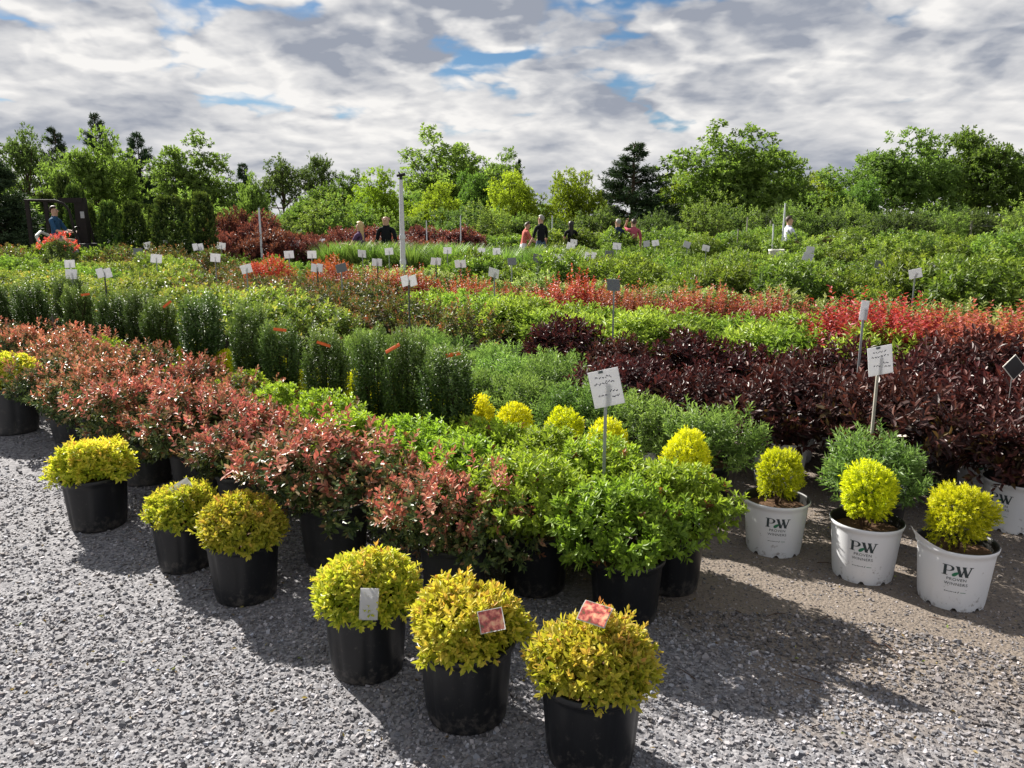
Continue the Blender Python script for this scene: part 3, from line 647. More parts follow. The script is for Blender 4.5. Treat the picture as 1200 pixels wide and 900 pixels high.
for s, n, sc, pk in ((.86, 4.02, 1.0, 'black'), (1.74, 4.02, 1.02, 'black'), (2.22, 4.06, 1.0, 'white'), (2.6, 4.02, 1.04, 'white'), (3.1, 4.06, 1.0, 'white'), (3.55, 4.05, 1.0, 'white'), (4.0, 4.1, 1.0, 'white')):
    x, y = sn(s, n); plant('silver', x, y, 'silver green narrow leaved shrub in black pot before the second handwritten sign' if s == .86 else 'silver green narrow leaved shrub between golden arborvitaes and dark burgundy weigelas', SIG, None, sc, pot=pk)
for s, n, sc in ((3.2, 4.5, 1.1), (3.7, 4.5, 1.05), (4.25, 4.55, 1.05), (3.5, 4.95, 1.05), (4.1, 5.0, 1.05), (4.7, 5.0, 1.05), (4.8, 4.55, 1.1), (5.3, 4.6, 1.1), (5.0, 5.05, 1.1)):
    x, y = sn(s, n); plant('silver', x, y, 'tall grey green narrow leaved shrub behind the upright evergreens', 'tall grey green shrubs', None, sc, pot='black')
WEG = 'burgundy weigelas in printed white pots'
def jit(a): return rr.uniform(-a, a)
for n, s0, s1 in ((4.74, .36, 3.0), (5.28, -.1, 3.4), (5.85, -.2, 4.2)):
    s = s0
    while s < s1:
        x, y = sn(s + jit(.04), n + jit(.05))
        plant('weigela', x, y, 'dark burgundy weigela in white pot at the end of its row beside bare dirt' if (s == s0 and n < 5) else ('dark burgundy weigela in white pot in the row directly behind the silver green shrubs' if n < 5 else 'dark burgundy weigela in the middle row of the burgundy block' if n < 5.5 else 'dark burgundy weigela in the back row before the lime shrubs'), WEG + (' front', ' middle', ' back')[int((n - 4.4) / .55)], None, rr.uniform(.86, 1.18), fs=1.06, pot_rz=math.atan2(-y, -x) + jit(.5))
        s += .60
def row(kind, n, s0, s1, step, label, group, sc=(.92, 1.08), fs=1.1, detail=True, jn=.06, cat='shrub', pot=None):
    s = s0
    while s < s1:
        x, y = sn(s + jit(step * .12), n + jit(jn)); s += step
        if abs(x) > .80 * y + .6 or y > 46: continue
        plant(kind, x, y, label, group, None, rr.uniform(*sc), detail, fs=fs * rr.uniform(.95, 1.08), cat=cat, pot=pot)
row('lime', 6.45, 1.5, 6.6, .52, 'lime green broad leaved shrub behind the burgundy weigelas', 'lime green shrubs', (1.0, 1.15))
row('lime', 7.0, 1.7, 7.4, .52, 'lime green broad leaved shrub before the orange barberries', 'lime green shrubs of the second row', (1.0, 1.15))
row('weigela', 6.3, -.3, 1.1, .55, 'tall red brown weigela beside the lime green shrubs', 'tall burgundy weigelas beside the lime shrubs', (1.3, 1.45), 1.0)
row('weigela', 5.55, -.6, .2, .55, 'tall red brown weigela at the outer end of the burgundy block', 'tall burgundy weigelas at the block end', (1.25, 1.35), 1.0)
row('barberry', 6.85, .1, 1.6, .72, 'big rusty red barberry at the end of the lime green row', 'rusty barberries', (1.15, 1.3), 1.75)
row('barberry', 7.75, .2, 9.8, .84, 'orange red upright barberry clump in the row behind the lime shrubs', 'orange barberries in a row', (1.0, 1.22), 1.5, jn=.12)
row('cream', 8.4, .3, 10.5, .5, 'cream and yellow variegated shrub behind the orange barberries', 'cream variegated shrubs', (1.1, 1.3), 1.1)
# behind the upright evergreens
row('rose', 5.6, 5.0, 10.5, .55, 'dull red and green shrub behind the upright evergreens', 'red green shrubs', (.95, 1.15))
row('rose', 6.3, 7.0, 11.5, .58, 'dull red and green shrub behind the upright evergreens', 'red green shrubs', (.95, 1.15))
row('gold', 5.0, 6.4, 15, .55, 'gold and orange low shrub behind the upright evergreens', 'gold and orange shrubs', (1.2, 1.45), 1.1)
for px, py in ((-4.05, 12.9), (-2.85, 12.6)):
    plant('redball', px, py, 'bright scarlet rounded barberry standing out among green shrubs', 'scarlet barberries', None, 1.35, fs=1.15)
row('rose', 7.4, 8.2, 13.5, .6, 'dull red and green shrub beside the scarlet barberries', 'red green shrubs by the scarlet barberries', (1.0, 1.2), 1.1, False)
# ---- farther rows: each plant of a row its own kind, size and spacing
WORD = dict(green='dark green leafy', pale='light green leafy', gold='gold tinged', rose='dull red and green', cream='cream variegated', wine='wine red')
MUL = dict(green=1.0, pale=1.0, gold=1.55, rose=1.4, cream=1.4, wine=.9)
def mixrow(kinds, n, s0, s1, step, where, sc=(.8, 1.1), fs=1.05, jn=.15):
    s = s0; bag = [k for k, c in kinds for _ in range(c)]; run = 0
    while s < s1:
        if run <= 0: k = rr.choice(bag); run = rr.randint(1, 5)        # a few of the same kind stand together
        run -= 1
        x, y = sn(s + jit(step * .2), n + jit(jn)); s += step * rr.uniform(.8, 1.25)
        if abs(x) > .80 * y + .6 or y > 46: continue
        plant(k, x, y, WORD[k] + ' bush ' + where, WORD[k] + ' bushes ' + where, None, rr.uniform(*sc) * MUL[k], False, fs=fs * rr.uniform(.9, 1.15))
LF = (('gold', 4), ('pale', 3), ('rose', 2), ('green', 1))
for n, s0 in ((5.7, 10.8), (6.5, 11.8), (7.2, 13.6)): mixrow(LF, n, s0, 20.5, .72, 'well behind the upright evergreens', (.72, .98), 1.05, .1)
D1 = (('green', 8), ('pale', 1)); D2 = (('pale', 5), ('green', 3), ('cream', 1)); D3 = (('pale', 4), ('green', 4), ('rose', 1)); LF = (('gold', 4), ('pale', 4), ('rose', 2), ('green', 1))
mixrow(D1, 10.0, .6, 9.5, .84, 'directly behind the cream variegated shrubs', (.80, 1.08))
mixrow(D1, 10.9, .6, 9.7, .84, 'in the second row behind the variegated shrubs', (.80, 1.1))
mixrow(D2, 11.9, .6, 9, .86, 'in the third row behind the variegated shrubs', (.75, 1.0))
for n in (9.3, 10.3): mixrow(LF, n, 10.2, 14.5, .75, 'in front of the tall grasses', (.58, .82), 1.1)
for n in (8.1, 9.1): mixrow(LF, n, 14.6, 24, .78, 'in the rows before the arborvitae screen', (.72, 1.02))
for n in (12.4, 13.2):
    row('grass', n, 9.0, 16.0, .5, 'clump of tall arching green grass', 'row of tall grasses', (1.05, 1.2), 1.0, False, .1, 'grass')
for i, n in enumerate((13.1, 14.3)): mixrow(D2, n, .8, 9 + 4 * i, .9, 'in the middle of the green field', (.72, 1.02), 1.1)
for i, n in enumerate((15.6, 17.0, 18.5, 20.0)): mixrow(D3, n, 1.0, 14.5, 1.0, 'far back in the green field', (.68, .98), 1.2, .25)
for n in (10.4, 11.6, 13.0): mixrow((('pale', 5), ('gold', 2), ('green', 1)), n, 16.5, 27, .9, 'before the utility cart and arborvitae screen', (.62, .9), 1.15, .2)
for n, sc in ((13.6, .85), (14.6, .95), (15.6, 1.0)):
    row('wine', n, 14.6, 23, .75, 'wine red bush in the band behind the grasses', 'wine red bushes', (sc, sc * 1.15), 1.1, False, .2)
for i, n in enumerate((21.8, 24, 26.5, 29.5)): mixrow((('green', 3), ('pale', 3)), n, 1, 19 - i, 1.35, 'at the far edge of the field', (.95, 1.35), 1.3, .3)
for x, y, s in ((-11.0, 18.3, 1.05), (-10.3, 18.6, 1.0), (-9.6, 18.2, .95), (-11.7, 18.5, .95)): plant('green', x, y, 'dark green bush standing close before the utility cart', 'bushes before the utility cart', None, s, False)
print('plants', COUNT, sum(COUNT.values()))
#MORE
# ------------------------------------------------------------------ tags, torn flap
def tag_on(o, loc, rot, w, h, mats, name='care_tag'):
    g = Geo(); n = 5                                                 # a card that bows a little
    for mi, off in ((0, .0012), (1, 0)):
        V = []
        for i in range(n):
            for sx in (-1, 1):
                k = (1, .93)[mi == 0]
                y = (i / (n - 1) - .5) * h * k; V.append([sx * w / 2 * k, y, off - .25 * (y / h) ** 2 * h])
        g.add(V, [[2 * i, 2 * i + 1, 2 * i + 3, 2 * i + 2] for i in range(n - 1)], mi=mi)
    p = link(name, g.mesh(name, mats), o, loc, rot)
    return p
tag_on(sps[0], (.0, -.04, .487), (R(22), R(6), R(-25)), .085, .075, ['print', 'paper'])
tag_on(sps[1], (.085, -.155, .41), (R(62), R(-6), R(12)), .075, .065, ['print', 'paper'])
tag_on(sps[2], (.05, -.19, .35), (R(72), R(4), R(6)), .062, .105, ['paper', 'paper'])
tag_on(sps[4], (.03, -.02, .425), (R(50), R(-25), R(35)), .10, .11, ['paper', 'paper'])
for k, (o, x, y) in enumerate(tagged):
    a = math.atan2(-y, -x) + rr.uniform(-.7, .7); q = tag_on(o, (.13 * math.cos(a), .13 * math.sin(a), rr.uniform(.88, .97)), (R(rr.uniform(50, 80)), R(rr.uniform(-35, 35)), a + 1.57), .10, .024, ['orange_tag', 'orange_tag'], 'orange_tag')
o, x, y = torn                                                       # the torn strip of rim that sticks up
a0 = math.atan2(-y, -x) - 1.25; g = Geo(); V = []
for i in range(9):
    t = i / 8; a = a0 + t * 1.2; hh = .055 * (1 - t) ** 1.3; rr_ = .160 + .03 * (1 - t) ** 1.5
    V += [[.159 * math.cos(a), .159 * math.sin(a), .262], [rr_ * math.cos(a), rr_ * math.sin(a), .268 + hh]]
g.add(V, [[2 * i, 2 * i + 2, 2 * i + 3, 2 * i + 1] for i in range(8)])
pot_t = [c for c in o.children if c.name.startswith('pot')][0]
fl = link('torn_flap', g.mesh('torn_flap', ['white_pot']), pot_t, rot=(0, 0, -pot_t.rotation_euler.z))
# ------------------------------------------------------------------ signs on stakes
def writing(w, h, seed, lines):
    rng = random.Random(seed); g = Geo()
    for (y, x0, x1) in lines:
        x = x0 * w
        while x < x1 * w:                                            # loops of hurried handwriting
            n = rng.choice((3, 4, 5)); pts = [(x, y * h)]; step = w * .022
            for i in range(n): pts.append((x + step * (i + 1), y * h + rng.uniform(-.028, .04) * h))
            for (xa, ya), (xb, yb) in zip(pts, pts[1:]):
                d = .0022; g.add([[xa, 0, ya - d], [xb, 0, yb - d], [xb, 0, yb + d], [xa, 0, ya + d]], [[0, 1, 2, 3]])
            x += step * (n + rng.uniform(.7, 2))
    return g
def sign(x, y, top, w, h, rz, roll, label, group=None, dark=False, text=None, pitch=0., stake='stake', twin=False):
    o = link('price_sign', None, None, (x, y, 0), (0, 0, rz)); tag(o, label, 'sign', group)
    g = Geo(); zc = top - h / 2
    box(g, (0, .012, (top - h * .35) / 2), (.014, .008, top - h * .35)); link('stake', g.mesh('stake', stake), o)
    for sx in ((-.55, .55) if twin else (0,)):
        g = Geo(); box(g, (0, 0, 0), (w, .004, h)); p = link('plate', g.mesh('plate', 'grey_board' if dark else 'paper'), o, (sx * w, 0, zc), (pitch, roll, 0))
        if text:
            g = writing(w, h, text, [(.30, -.30, .25), (.14, -.36, .05), (.16, .02, .3), (-.18, -.3, -.08), (-.10, .1, .32), (-.25, .14, .36)]); link('handwriting', g.mesh('handwriting', 'ink'), p, (0, -.0035, 0))
            g = Geo(); box(g, (-.01, -.004, h * .46), (.02, .006, .012)); link('clip', g.mesh('clip', 'steel'), p)
    return o
sign(.415, 3.33, .975, .135, .165, R(-4), R(-13), 'white handwritten price sign leaning on grey stake among the azaleas', text=11)
sign(1.90, 3.93, .985, .135, .15, R(8), R(-9), 'white handwritten price sign on pale stake among the weigelas', text=23, stake='wood_post')
SG = [('left', 'gold tinged bushes', [(-6.0, 10.6, 0), (-4.5, 8.6, 2), (-4.75, 8.4, 0), (-12.9, 25.1, 0), (-11.1, 22.9, 0), (-9.0, 19.4, 0), (-9.7, 21.9, 0), (-5.5, 12.1, 0), (-7.3, 15.3, 1), (-9.1, 16.3, 1)]),
      ('mid', 'wine red and rose bushes', [(-10, 26, 0), (-7.2, 18.0, 2), (-7.0, 18.9, 0), (-4.7, 12.4, 0), (-3.2, 9.4, 0), (-3.9, 13.7, 0), (-3.5, 13.7, 0), (-5.8, 21.0, 2), (-6.4, 24.4, 0), (-5.7, 23.6, 0), (-6.0, 25.6, 0), (-2.4, 9.6, 2), (-2.1, 9.6, 1)]),
      ('grass', 'tall grasses', [(-2.7, 14.1, 0), (-2.4, 15.3, 0), (-1.9, 11.0, 2), (-.98, 7.4, 2), (-1.3, 15.8, 0), (-1.1, 11.3, 2), (-.7, 10.6, 2), (-.6, 15.3, 0), (-.3, 15.3, 0), (-.2, 8.6, 0)]),
      ('green', 'dark green bushes', [(0, 11.3, 1), (.4, 12.1, 1), (.7, 12.1, 2), (1.3, 13, 2), (1.7, 13.7, 1), (.9, 6.9, 1), (1.4, 18.7, 0), (1.8, 22.9, 0), (2.5, 18.7, 0), (3.6, 21, 0), (4, 21.9, 0)]),
      ('right', 'light green field bushes', [(4.5, 20.2, 0), (4.3, 17.4, 0), (6.2, 16.3, 0), (4.8, 12.7, 0), (4.9, 10.4, 1), (5, 10, 0), (4.4, 8.5, 0), (5.3, 9.8, 0), ])]
for _, where, pts in SG:
    for x, y, k in pts:
        big = .13 if y < 12 else (.165 if y < 18 else .2)
        kind = ('white', 'grey', 'twin white')[k]
        sign(x, y, 1.05 + big * .55, big * (.55 if k == 2 else 1), big * .8, math.atan2(-x, y) + jit(.6), jit(.28), f'small {kind} price card on a stake among the {where}', f'{kind} price cards among the {where}', k == 1, stake='dark_stake' if k == 2 else 'stake', twin=k == 2, pitch=jit(.25))
sign(2.35, 5.15, 1.10, .05, .13, R(-10), R(4), 'narrow white price card on edge behind the lime shrubs')
# a square black framed tag that hangs on a weigela
o = link('plant_tag', None, None, (2.86, 4.33, 0)); tag(o, 'dark square plastic tag tilted on a stake among the burgundy weigelas', 'tag')
g = Geo(); tube(g, [(0, .01, 0), (0, .01, .86)], .0025, 5); link('stake', g.mesh('stake', 'wire'), o)
g = Geo(); box(g, (0, 0, 0), (.105, .003, .105)); p = link('frame', g.mesh('frame', 'cream'), o, (0, 0, .80), (R(-10), R(48), 0)); g = Geo(); box(g, (0, -.003, 0), (.095, .003, .095)); link('face', g.mesh('face', 'black_plastic'), p)

# ------------------------------------------------------------------ poles
def pole(name, x, y, h, r, mat, label, cat='pole', head=False, lean=0, group=None):
    o = link(name, None, None, (x, y, 0), (0, lean, 0)); tag(o, label, cat, group)
    g = Geo(); tube(g, [(0, 0, 0), (0, 0, h * .45), (0, 0, h)], [r, r, r * .72], 14); link('pipe', g.mesh('pipe', mat, True), o)
    if head:
        g = Geo(); tube(g, [(0, 0, h), (0, 0, h + .05)], [.022, .022], 8); tube(g, [(-.06, 0, h + .06), (.07, 0, h + .085)], [.02, .028], 8); tube(g, [(0, 0, h + .05), (-.03, 0, h + .12)], [.015, .01], 6); link('sprinkler_head', g.mesh('sprinkler_head', 'black_plastic'), o)
        for z in (h * .45, h * .62): g = Geo(); tube(g, [(0, 0, z - .03), (0, 0, z + .03)], [r * 1.18] * 2, 14); link('coupling', g.mesh('coupling', mat), o)
        g = Geo(); tube(g, [(.06, .03, 0), (.062, .03, h * .42), (.05, .02, h * .47)], .012, 6); link('hose', g.mesh('hose', 'black_plastic'), o)
        g = Geo(); box(g, (.07, .05, .86), (.12, .06, .16)); link('valve_box', g.mesh('valve_box', 'black_plastic'), o)
    return o
pole('irrigation_pole', -1.70, 12.2, 2.26, .042, 'pvc', 'tall white irrigation riser pole with black sprinkler head', head=True)
pole('irrigation_pole', -6.45, 20.2, 2.0, .03, 'pvc', 'short white pole in front of the wine red bushes')
pole('thin_post', -1.55, 23.8, 1.85, .02, 'pvc', 'thin white post behind the blonde visitor')
pole('thin_post', -2.6, 24, 1.7, .02, 'pvc', 'thin white post behind the grasses')
pole('thin_post', 7.35, 21.4, 2.15, .028, 'pvc', 'white pipe post beside the man with the cart', lean=.01)
pole('thin_post', 7.2, 21.6, 1.6, .024, 'pvc', 'shorter white pipe post beside the man with the cart', lean=-.03)
pole('thin_post', 7.0, 23.5, 1.8, .022, 'wood_post', 'weathered wooden post farther off behind the cart')
pole('thin_post', 6.6, 23.0, 1.45, .022, 'wood_post', 'short weathered wooden post near the cart')
pole('thin_post', 1.45, 28.5, 1.9, .025, 'pvc', 'thin pale post behind the visitor in the black top')

# ------------------------------------------------------------------ trees
def tree_crown(rng, H, cw, z0, cols, nclus=150, csize=.1, L=.034, gap=.25, k=6, shoots=14, trunk_h=.4, narrow=.55):
    g = Geo(); c1 = ramp((0, cols[0]), (.5, cols[1]), (1, cols[2]))
    d = unit(rng.normal(size=(nclus * 2, 3))); d = d[d[:, 2] > -.75][:nclus]
    K = rng.normal(size=(6, 3)) * 2.4; ph = rng.uniform(0, 6.28, 6); lum = 1 + .2 * np.sin(d @ K.T + ph).sum(1) / 1.7
    rad = (rng.random(len(d)) ** .42) * lum
    cz = H * (z0 + 1) / 2; C = d * np.array([cw, cw, H * (1 - z0) / 2]) * rad[:, None]; C[:, 2] += cz
    m = len(C) * shoots; dd = unit(rng.normal(size=(m, 3))) * np.array([1.15, 1.15, .75]); ci = np.repeat(np.arange(len(C)), shoots)
    P = C[ci] + dd * H * csize * rng.uniform(.3, 1, (m, 1)) * rng.uniform(.7, 1.3, len(C))[ci][:, None]
    D = unit(dd + np.array([0, 0, .35]) + d[ci] * .4); cr = rng.random(len(C))[ci]
    def col(t, s, l, p): return c1(np.clip(.15 + .4 * t + .3 * (np.repeat(cr, k) - .4) + .3 * (l - .4), 0, 1))
    leaves(g, rng, P, D, k, H * .035, H * L, H * L * narrow, 1.25, .5, col)
    t = Geo(); tip = np.array([rng.normal(0, .03) * H, rng.normal(0, .03) * H, H * .82]); tp = [np.zeros(3), np.array([.01 * H, 0, H * trunk_h * .6]), tip * .55 + np.array([0, 0, .02]), tip]
    tube(t, tp, [H * .024, H * .018, H * .012, H * .004], 8, cap=False)
    for i in rng.choice(len(C), 16, replace=False):
        b = tip * rng.uniform(.3, .75); tube(t, [b, (b + C[i]) / 2 + np.array([0, 0, -.02 * H]), C[i]], [H * .009, H * .006, H * .002], 5, cap=False)
    return g, t
def pine(rng, H, cw, cols, dens=1.0, droop=.1, L=.035):
    g = Geo(); t = Geo(); c1 = ramp((0, cols[0]), (.5, cols[1]), (1, cols[2])); P = []; D = []
    tube(t, [(0, 0, 0), (0, 0, H * .5), (0, 0, H * .97)], [H * .02, H * .013, H * .003], 8, cap=False)
    z = .1
    while z < .97:
        kk = (1 - z) ** 1.05
        for j in range(max(2, int((3 + 6 * kk) * dens))):
            a = rng.uniform(0, 6.28); Lb = cw * kk * rng.uniform(.6, 1.12) + .02 * H; up = rng.uniform(.15, .6)
            e = np.array([math.cos(a) * Lb, math.sin(a) * Lb, z * H + up * Lb]); b = np.array([0, 0, z * H]); tube(t, [b, e], [H * .005, H * .0015], 4, cap=False)
            for q in np.linspace(.35, 1, 6):
                for _ in range(int((2 + 6 * kk) * dens)):
                    P.append(b + (e - b) * q + rng.normal(0, (.006 + .02 * kk) * H, 3) * np.array([1, 1, .5])); D.append([math.cos(a), math.sin(a), .45])
        z += .05
    P = np.array(P); D = unit(np.array(D) + rng.normal(0, .45, P.shape))
    def col(tt, s, l, p): return c1(np.clip(.15 + .5 * tt + .4 * (s - .4) + .2 * (l - .5), 0, 1))
    leaves(g, rng, P, D, 6, H * .03, H * L, H * L * .22, .9, .4, col, droop=droop); return g, t
GREEN = ((.07, .11, .03), (.17, .25, .06), (.30, .38, .10)); DEEP = ((.05, .09, .022), (.13, .21, .045), (.25, .34, .08)); YEL = ((.10, .14, .015), (.25, .32, .03), (.44, .5, .05)); PINE = ((.014, .03, .015), (.038, .07, .03), (.085, .125, .055)); AIRY = ((.04, .06, .022), (.085, .125, .04), (.16, .2, .07))
TREES = {}
def add_tree(k, fn, mat='tree_leaf'):
    TREES[k] = []
    for v in range(2):
        rng = np.random.default_rng(hash_id(k) + v); g, t = fn(rng); A = np.concatenate(g.v); TREES[k].append((g.mesh(k + '_crown', mat), t.mesh(k + '_trunk', 'bark', True), np.percentile(A[:, 2], 99.8), 2 * np.percentile(np.abs(A[:, 0]), 97.5)))
def hash_id(s): return sum(ord(c) * (i + 3) for i, c in enumerate(s))
add_tree('green', lambda r: tree_crown(r, 8, 3.3, .12, GREEN, 190, .08, shoots=14))
add_tree('deep', lambda r: tree_crown(r, 8, 4.0, .04, DEEP, 230, .075, shoots=15))
add_tree('yellow', lambda r: tree_crown(r, 8, 3.8, .06, YEL, 220, .075, shoots=14))
add_tree('airy', lambda r: tree_crown(r, 8, 3.0, .34, AIRY, 75, .085, shoots=12))
add_tree('pine', lambda r: pine(r, 8, 3.1, PINE, 1.1), 'needle')
add_tree('spruce', lambda r: pine(r, 8, 2.3, PINE, 1.25, .25), 'needle')
TN = dict(green='deciduous_tree', deep='broad_deciduous_tree', yellow='golden_leaved_tree', airy='thin_crowned_tree', pine='pine_tree', spruce='spruce_tree')
TL = dict(green='rounded mid green deciduous tree in the line behind the field', deep='broad dark green deciduous tree in the line behind the field', yellow='yellow green leafy tree in the line behind the field', airy='thin crowned grey green tree with sky showing through', pine='dark pine tree rising in the tree line', spruce='dark spruce tree standing at the field edge')
def tree(k, u, vtop, wpx, d, label=None):
    dep = d * .979 + .3; x = (u - 600) / 906 * dep; H = 1.6 + (262 - vtop) / 906 * d
    me, tr, mh, mw = TREES[k][rr.randrange(2)]; s = H / mh; fx = min(1.5 * s, max(.5 * s, wpx / 906 * dep / mw))
    o = link(TN[k], None, None, (x, d, 0), (0, 0, rr.uniform(0, 6.28)), (fx, fx, s)); tag(o, label or TL[k], 'tree', None if label else 'trees of the far line: ' + k)
    link('trunk', tr, o); link('crown', me, o); return o
TLAB = {120: 'full mid green tree before a dark pine near the utility cart', 232: 'dome shaped mid green tree above the arborvitae screen', 300: 'small green tree beside a narrow spruce', 522: 'tall light green tree behind the irrigation pole', 582: 'light green tree beside the tallest light green one', 640: 'low green tree between two yellow green ones',
 450: 'yellow green tree behind the bald visitor', 512: 'low spreading yellow green tree beside the irrigation pole', 602: 'yellow green tree with tiny spruce tip above', 672: 'yellow green tree beside the wide dark pine', 792: 'yellow tree between the dark pine and a big broad tree', 960: 'yellow tree glimpsed between two broad green trees',
 740: 'wide feathery dark pine standing among yellow green trees', 78: 'dark pine beside the thin crowned tree above the cart', 125: 'tall pine tip behind a full green tree', 172: 'narrow dark pine between two green trees', 866: 'large broad green tree to one side of the dark pine', 1042: 'large broad green tree joined to a twin crown', 1140: 'twin broad tree above the hedge along the wire fence', 40: 'thin crowned tree above the utility cart', 335: 'thin crowned tree above the wine red bushes', 374: 'second thin crowned tree above the wine red bushes', 607: 'tiny far spruce tip above a yellow green tree', 290: 'narrow dark spruce beside a small green tree', 402: 'dark green tree beside thin crowned trees'}
for a in (('airy', 40, 155, 85, 66), ('pine', 78, 158, 60, 70), ('green', 120, 158, 95, 60), ('pine', 125, 143, 55, 74), ('pine', 172, 163, 60, 66), ('green', 232, 160, 90, 58), ('spruce', 290, 196, 34, 60), ('green', 300, 205, 40, 52),
          ('airy', 335, 186, 70, 62), ('airy', 374, 184, 55, 64), ('deep', 402, 203, 65, 56), ('yellow', 450, 200, 62, 52), ('yellow', 512, 216, 66, 48), ('green', 522, 158, 100, 72), ('green', 582, 180, 70, 74), ('yellow', 602, 204, 72, 54), ('deep', 560, 205, 60, 60), ('spruce', 607, 192, 10, 80),
          ('yellow', 672, 202, 70, 54), ('pine', 740, 174, 120, 58), ('yellow', 792, 204, 70, 62), ('deep', 866, 155, 140, 56), ('yellow', 960, 204, 80, 62), ('green', 1042, 160, 135, 56), ('deep', 1140, 158, 130, 58), ('deep', 1215, 180, 90, 58),
          ('deep', 910, 208, 70, 62), ('deep', 1000, 212, 60, 52), ('deep', 825, 218, 50, 64), ('green', 640, 232, 40, 60), ('deep', 480, 228, 50, 62), ('deep', 360, 226, 60, 56), ('deep', 20, 210, 70, 70), ('deep', 170, 210, 70, 68), ('deep', 265, 222, 50, 66), ('deep', -40, 185, 90, 64), ('deep', 765, 226, 60, 62)):
    tree(*a, label=TLAB.get(a[1]))
tree('spruce', 6, 182, 90, 24, 'big dark spruce rising beside the utility cart')
for u, v, k in ((-120, 165, 'deep'), (-190, 180, 'green'), (-260, 160, 'deep'), (-340, 175, 'airy'), (-430, 165, 'deep'), (-520, 180, 'green'), (1300, 165, 'deep'), (1380, 175, 'green'), (1460, 160, 'deep'), (1550, 175, 'deep')):
    tree(k, u, v, 120, 60, None)
# wild shrubs and hedge between the field and the tree line
def wild(rng, cols):
    g = Geo(); c1 = ramp((0, cols[0]), (.5, cols[1]), (1, cols[2]))
    P, D = dome(rng, 520, 1.0, 1.0, .95, -.85, .3, .4, .5, .5)
    def col(t, s, l, p): return c1(np.clip(.12 + .45 * t + .45 * (s - .4) + .3 * (l - .5), 0, 1))
    leaves(g, rng, P, D, 9, .24, .13, .062, 1.25, .5, col); st = Geo()
    for i in range(12):
        a = rng.uniform(0, 6.28); tube(st, [(.1 * math.cos(a), .1 * math.sin(a), 0), (.5 * math.cos(a), .5 * math.sin(a), .9), (.75 * math.cos(a), .75 * math.sin(a), 1.5)], [.03, .02, .008], 5, cap=False)
    return g, st
WILD = []
for i, c in enumerate((GREEN, AIRY, AIRY, ((.05, .08, .03), (.12, .17, .05), (.22, .27, .08)))):
    g, st = wild(np.random.default_rng(900 + i), c); WILD.append((g.mesh('wild_foliage', 'tree_leaf'), st.mesh('wild_stems', 'bark')))
def wild_shrub(x, y, s, k, label, group, sz=1.0):
    o = link('wild_shrub', None, None, (x, y, 0), (0, 0, rr.uniform(0, 6.28)), (s, s, s * sz)); tag(o, label, 'shrub', group); link('stems', WILD[k][1], o); link('foliage', WILD[k][0], o)
for i in range(30):
    x = -2 + i * 1.35 + jit(.4); y = 37 + jit(2.5) - max(0, x - 10) * .12
    if x < .78 * y: wild_shrub(x, y, rr.uniform(.85, 1.25), rr.choice((1, 2, 3, 0)), 'tangled grey green wild shrub before the tree line', 'wild shrubs before the tree line', 1.0)
for i in range(16):
    x = 13 + i * 1.25 + jit(.3); y = 40 + jit(.6) + i * .1
    wild_shrub(x, y, rr.uniform(1.0, 1.2), rr.choice((2, 1, 2)), 'bushy shrub of the hedge along the wire fence', 'hedge along the wire fence', 1.02)
for i in range(15):
    x = -22 + i * 1.6 + jit(.5); wild_shrub(x, 36 + jit(2), rr.uniform(.9, 1.2), rr.choice((0, 2, 3, 0)), 'green undergrowth shrub under the far trees', 'undergrowth under the far trees')
for i in range(20): wild_shrub(-30 + i * .9 + jit(.4), 25 + jit(1.2) + max(0, 12 - i) * .3, rr.uniform(.75, 1.1), rr.choice((0, 2, 3)), 'bushy shrub of the thicket beyond the spruce', 'thicket beyond the spruce') if -30 + i * .9 < -15.5 else None
# wire fence
fo = link('wire_fence', None, None, (12, 36.6, 0)); tag(fo, 'low wire fence with weathered posts before the hedge', 'fence')
for i in range(6):
    g = Geo(); tube(g, [(0, 0, 0), (0, 0, 1.75)], .05, 8); link('post', g.mesh('post', 'wood_post'), fo, (i * 3.1, 0, 0))
for z in (.6, 1.05, 1.5):
    g = Geo(); tube(g, [(0, 0, z), (15.5, 0, z)], .008, 4); link('wire', g.mesh('wire', 'wire'), fo, (0, -.05, 0))
# upright arborvitaes and wine red tall bushes
for u, vt, d, w in ((112, 240, 21.5, .9), (134, 234, 21, 1.15), (162, 238, 21.5, 1.2), (187, 240, 22, .9), (206, 230, 19.5, 1.6), (227, 232, 21.5, .95), (243, 231, 21, 1.15), (96, 225, 26, 1.0), (86, 214, 27, .8), (101, 216, 28, .8), (62, 226, 28, 1.2), (148, 246, 24, 1.1), (30, 238, 27, 1.2), (46, 236, 27.5, 1.2)):
    x = (u - 600) / 906 * (d * .979 + .3); H = 1.6 + (262 - vt) / 906 * d; s = H / 1.95
    plant('cone', x, d, 'broad blue green upright conifer among the arborvitaes' if w > 1.3 else ('dark green upright arborvitae in the screen beside the wine red bushes' if u > 100 and d < 23 else 'arborvitae standing behind the utility cart'), None if w > 1.3 else ('arborvitae screen' if u > 100 and d < 23 else 'arborvitaes behind the cart'), None, s * rr.uniform(.94, 1.03), False, fs=w * .56, cat='conifer')
for u, vt, d in ((262, 228, 25), (285, 224, 25.5), (305, 226, 25), (276, 240, 22.5), (298, 245, 22), (322, 240, 25), (258, 250, 21.5), (318, 258, 20.8), (345, 255, 23), (372, 258, 24), (395, 258, 24), (340, 264, 21), (362, 264, 21), (290, 262, 20.5)):
    x = (u - 600) / 906 * (d * .979 + .3); H = 1.6 + (262 - vt) / 906 * d; plant('wine', x, d, 'tall wine red bush beside the arborvitae screen', 'tall wine red bushes', None, H / 1.28 * rr.uniform(.72, 1.0), False, fs=rr.uniform(.6, .9))
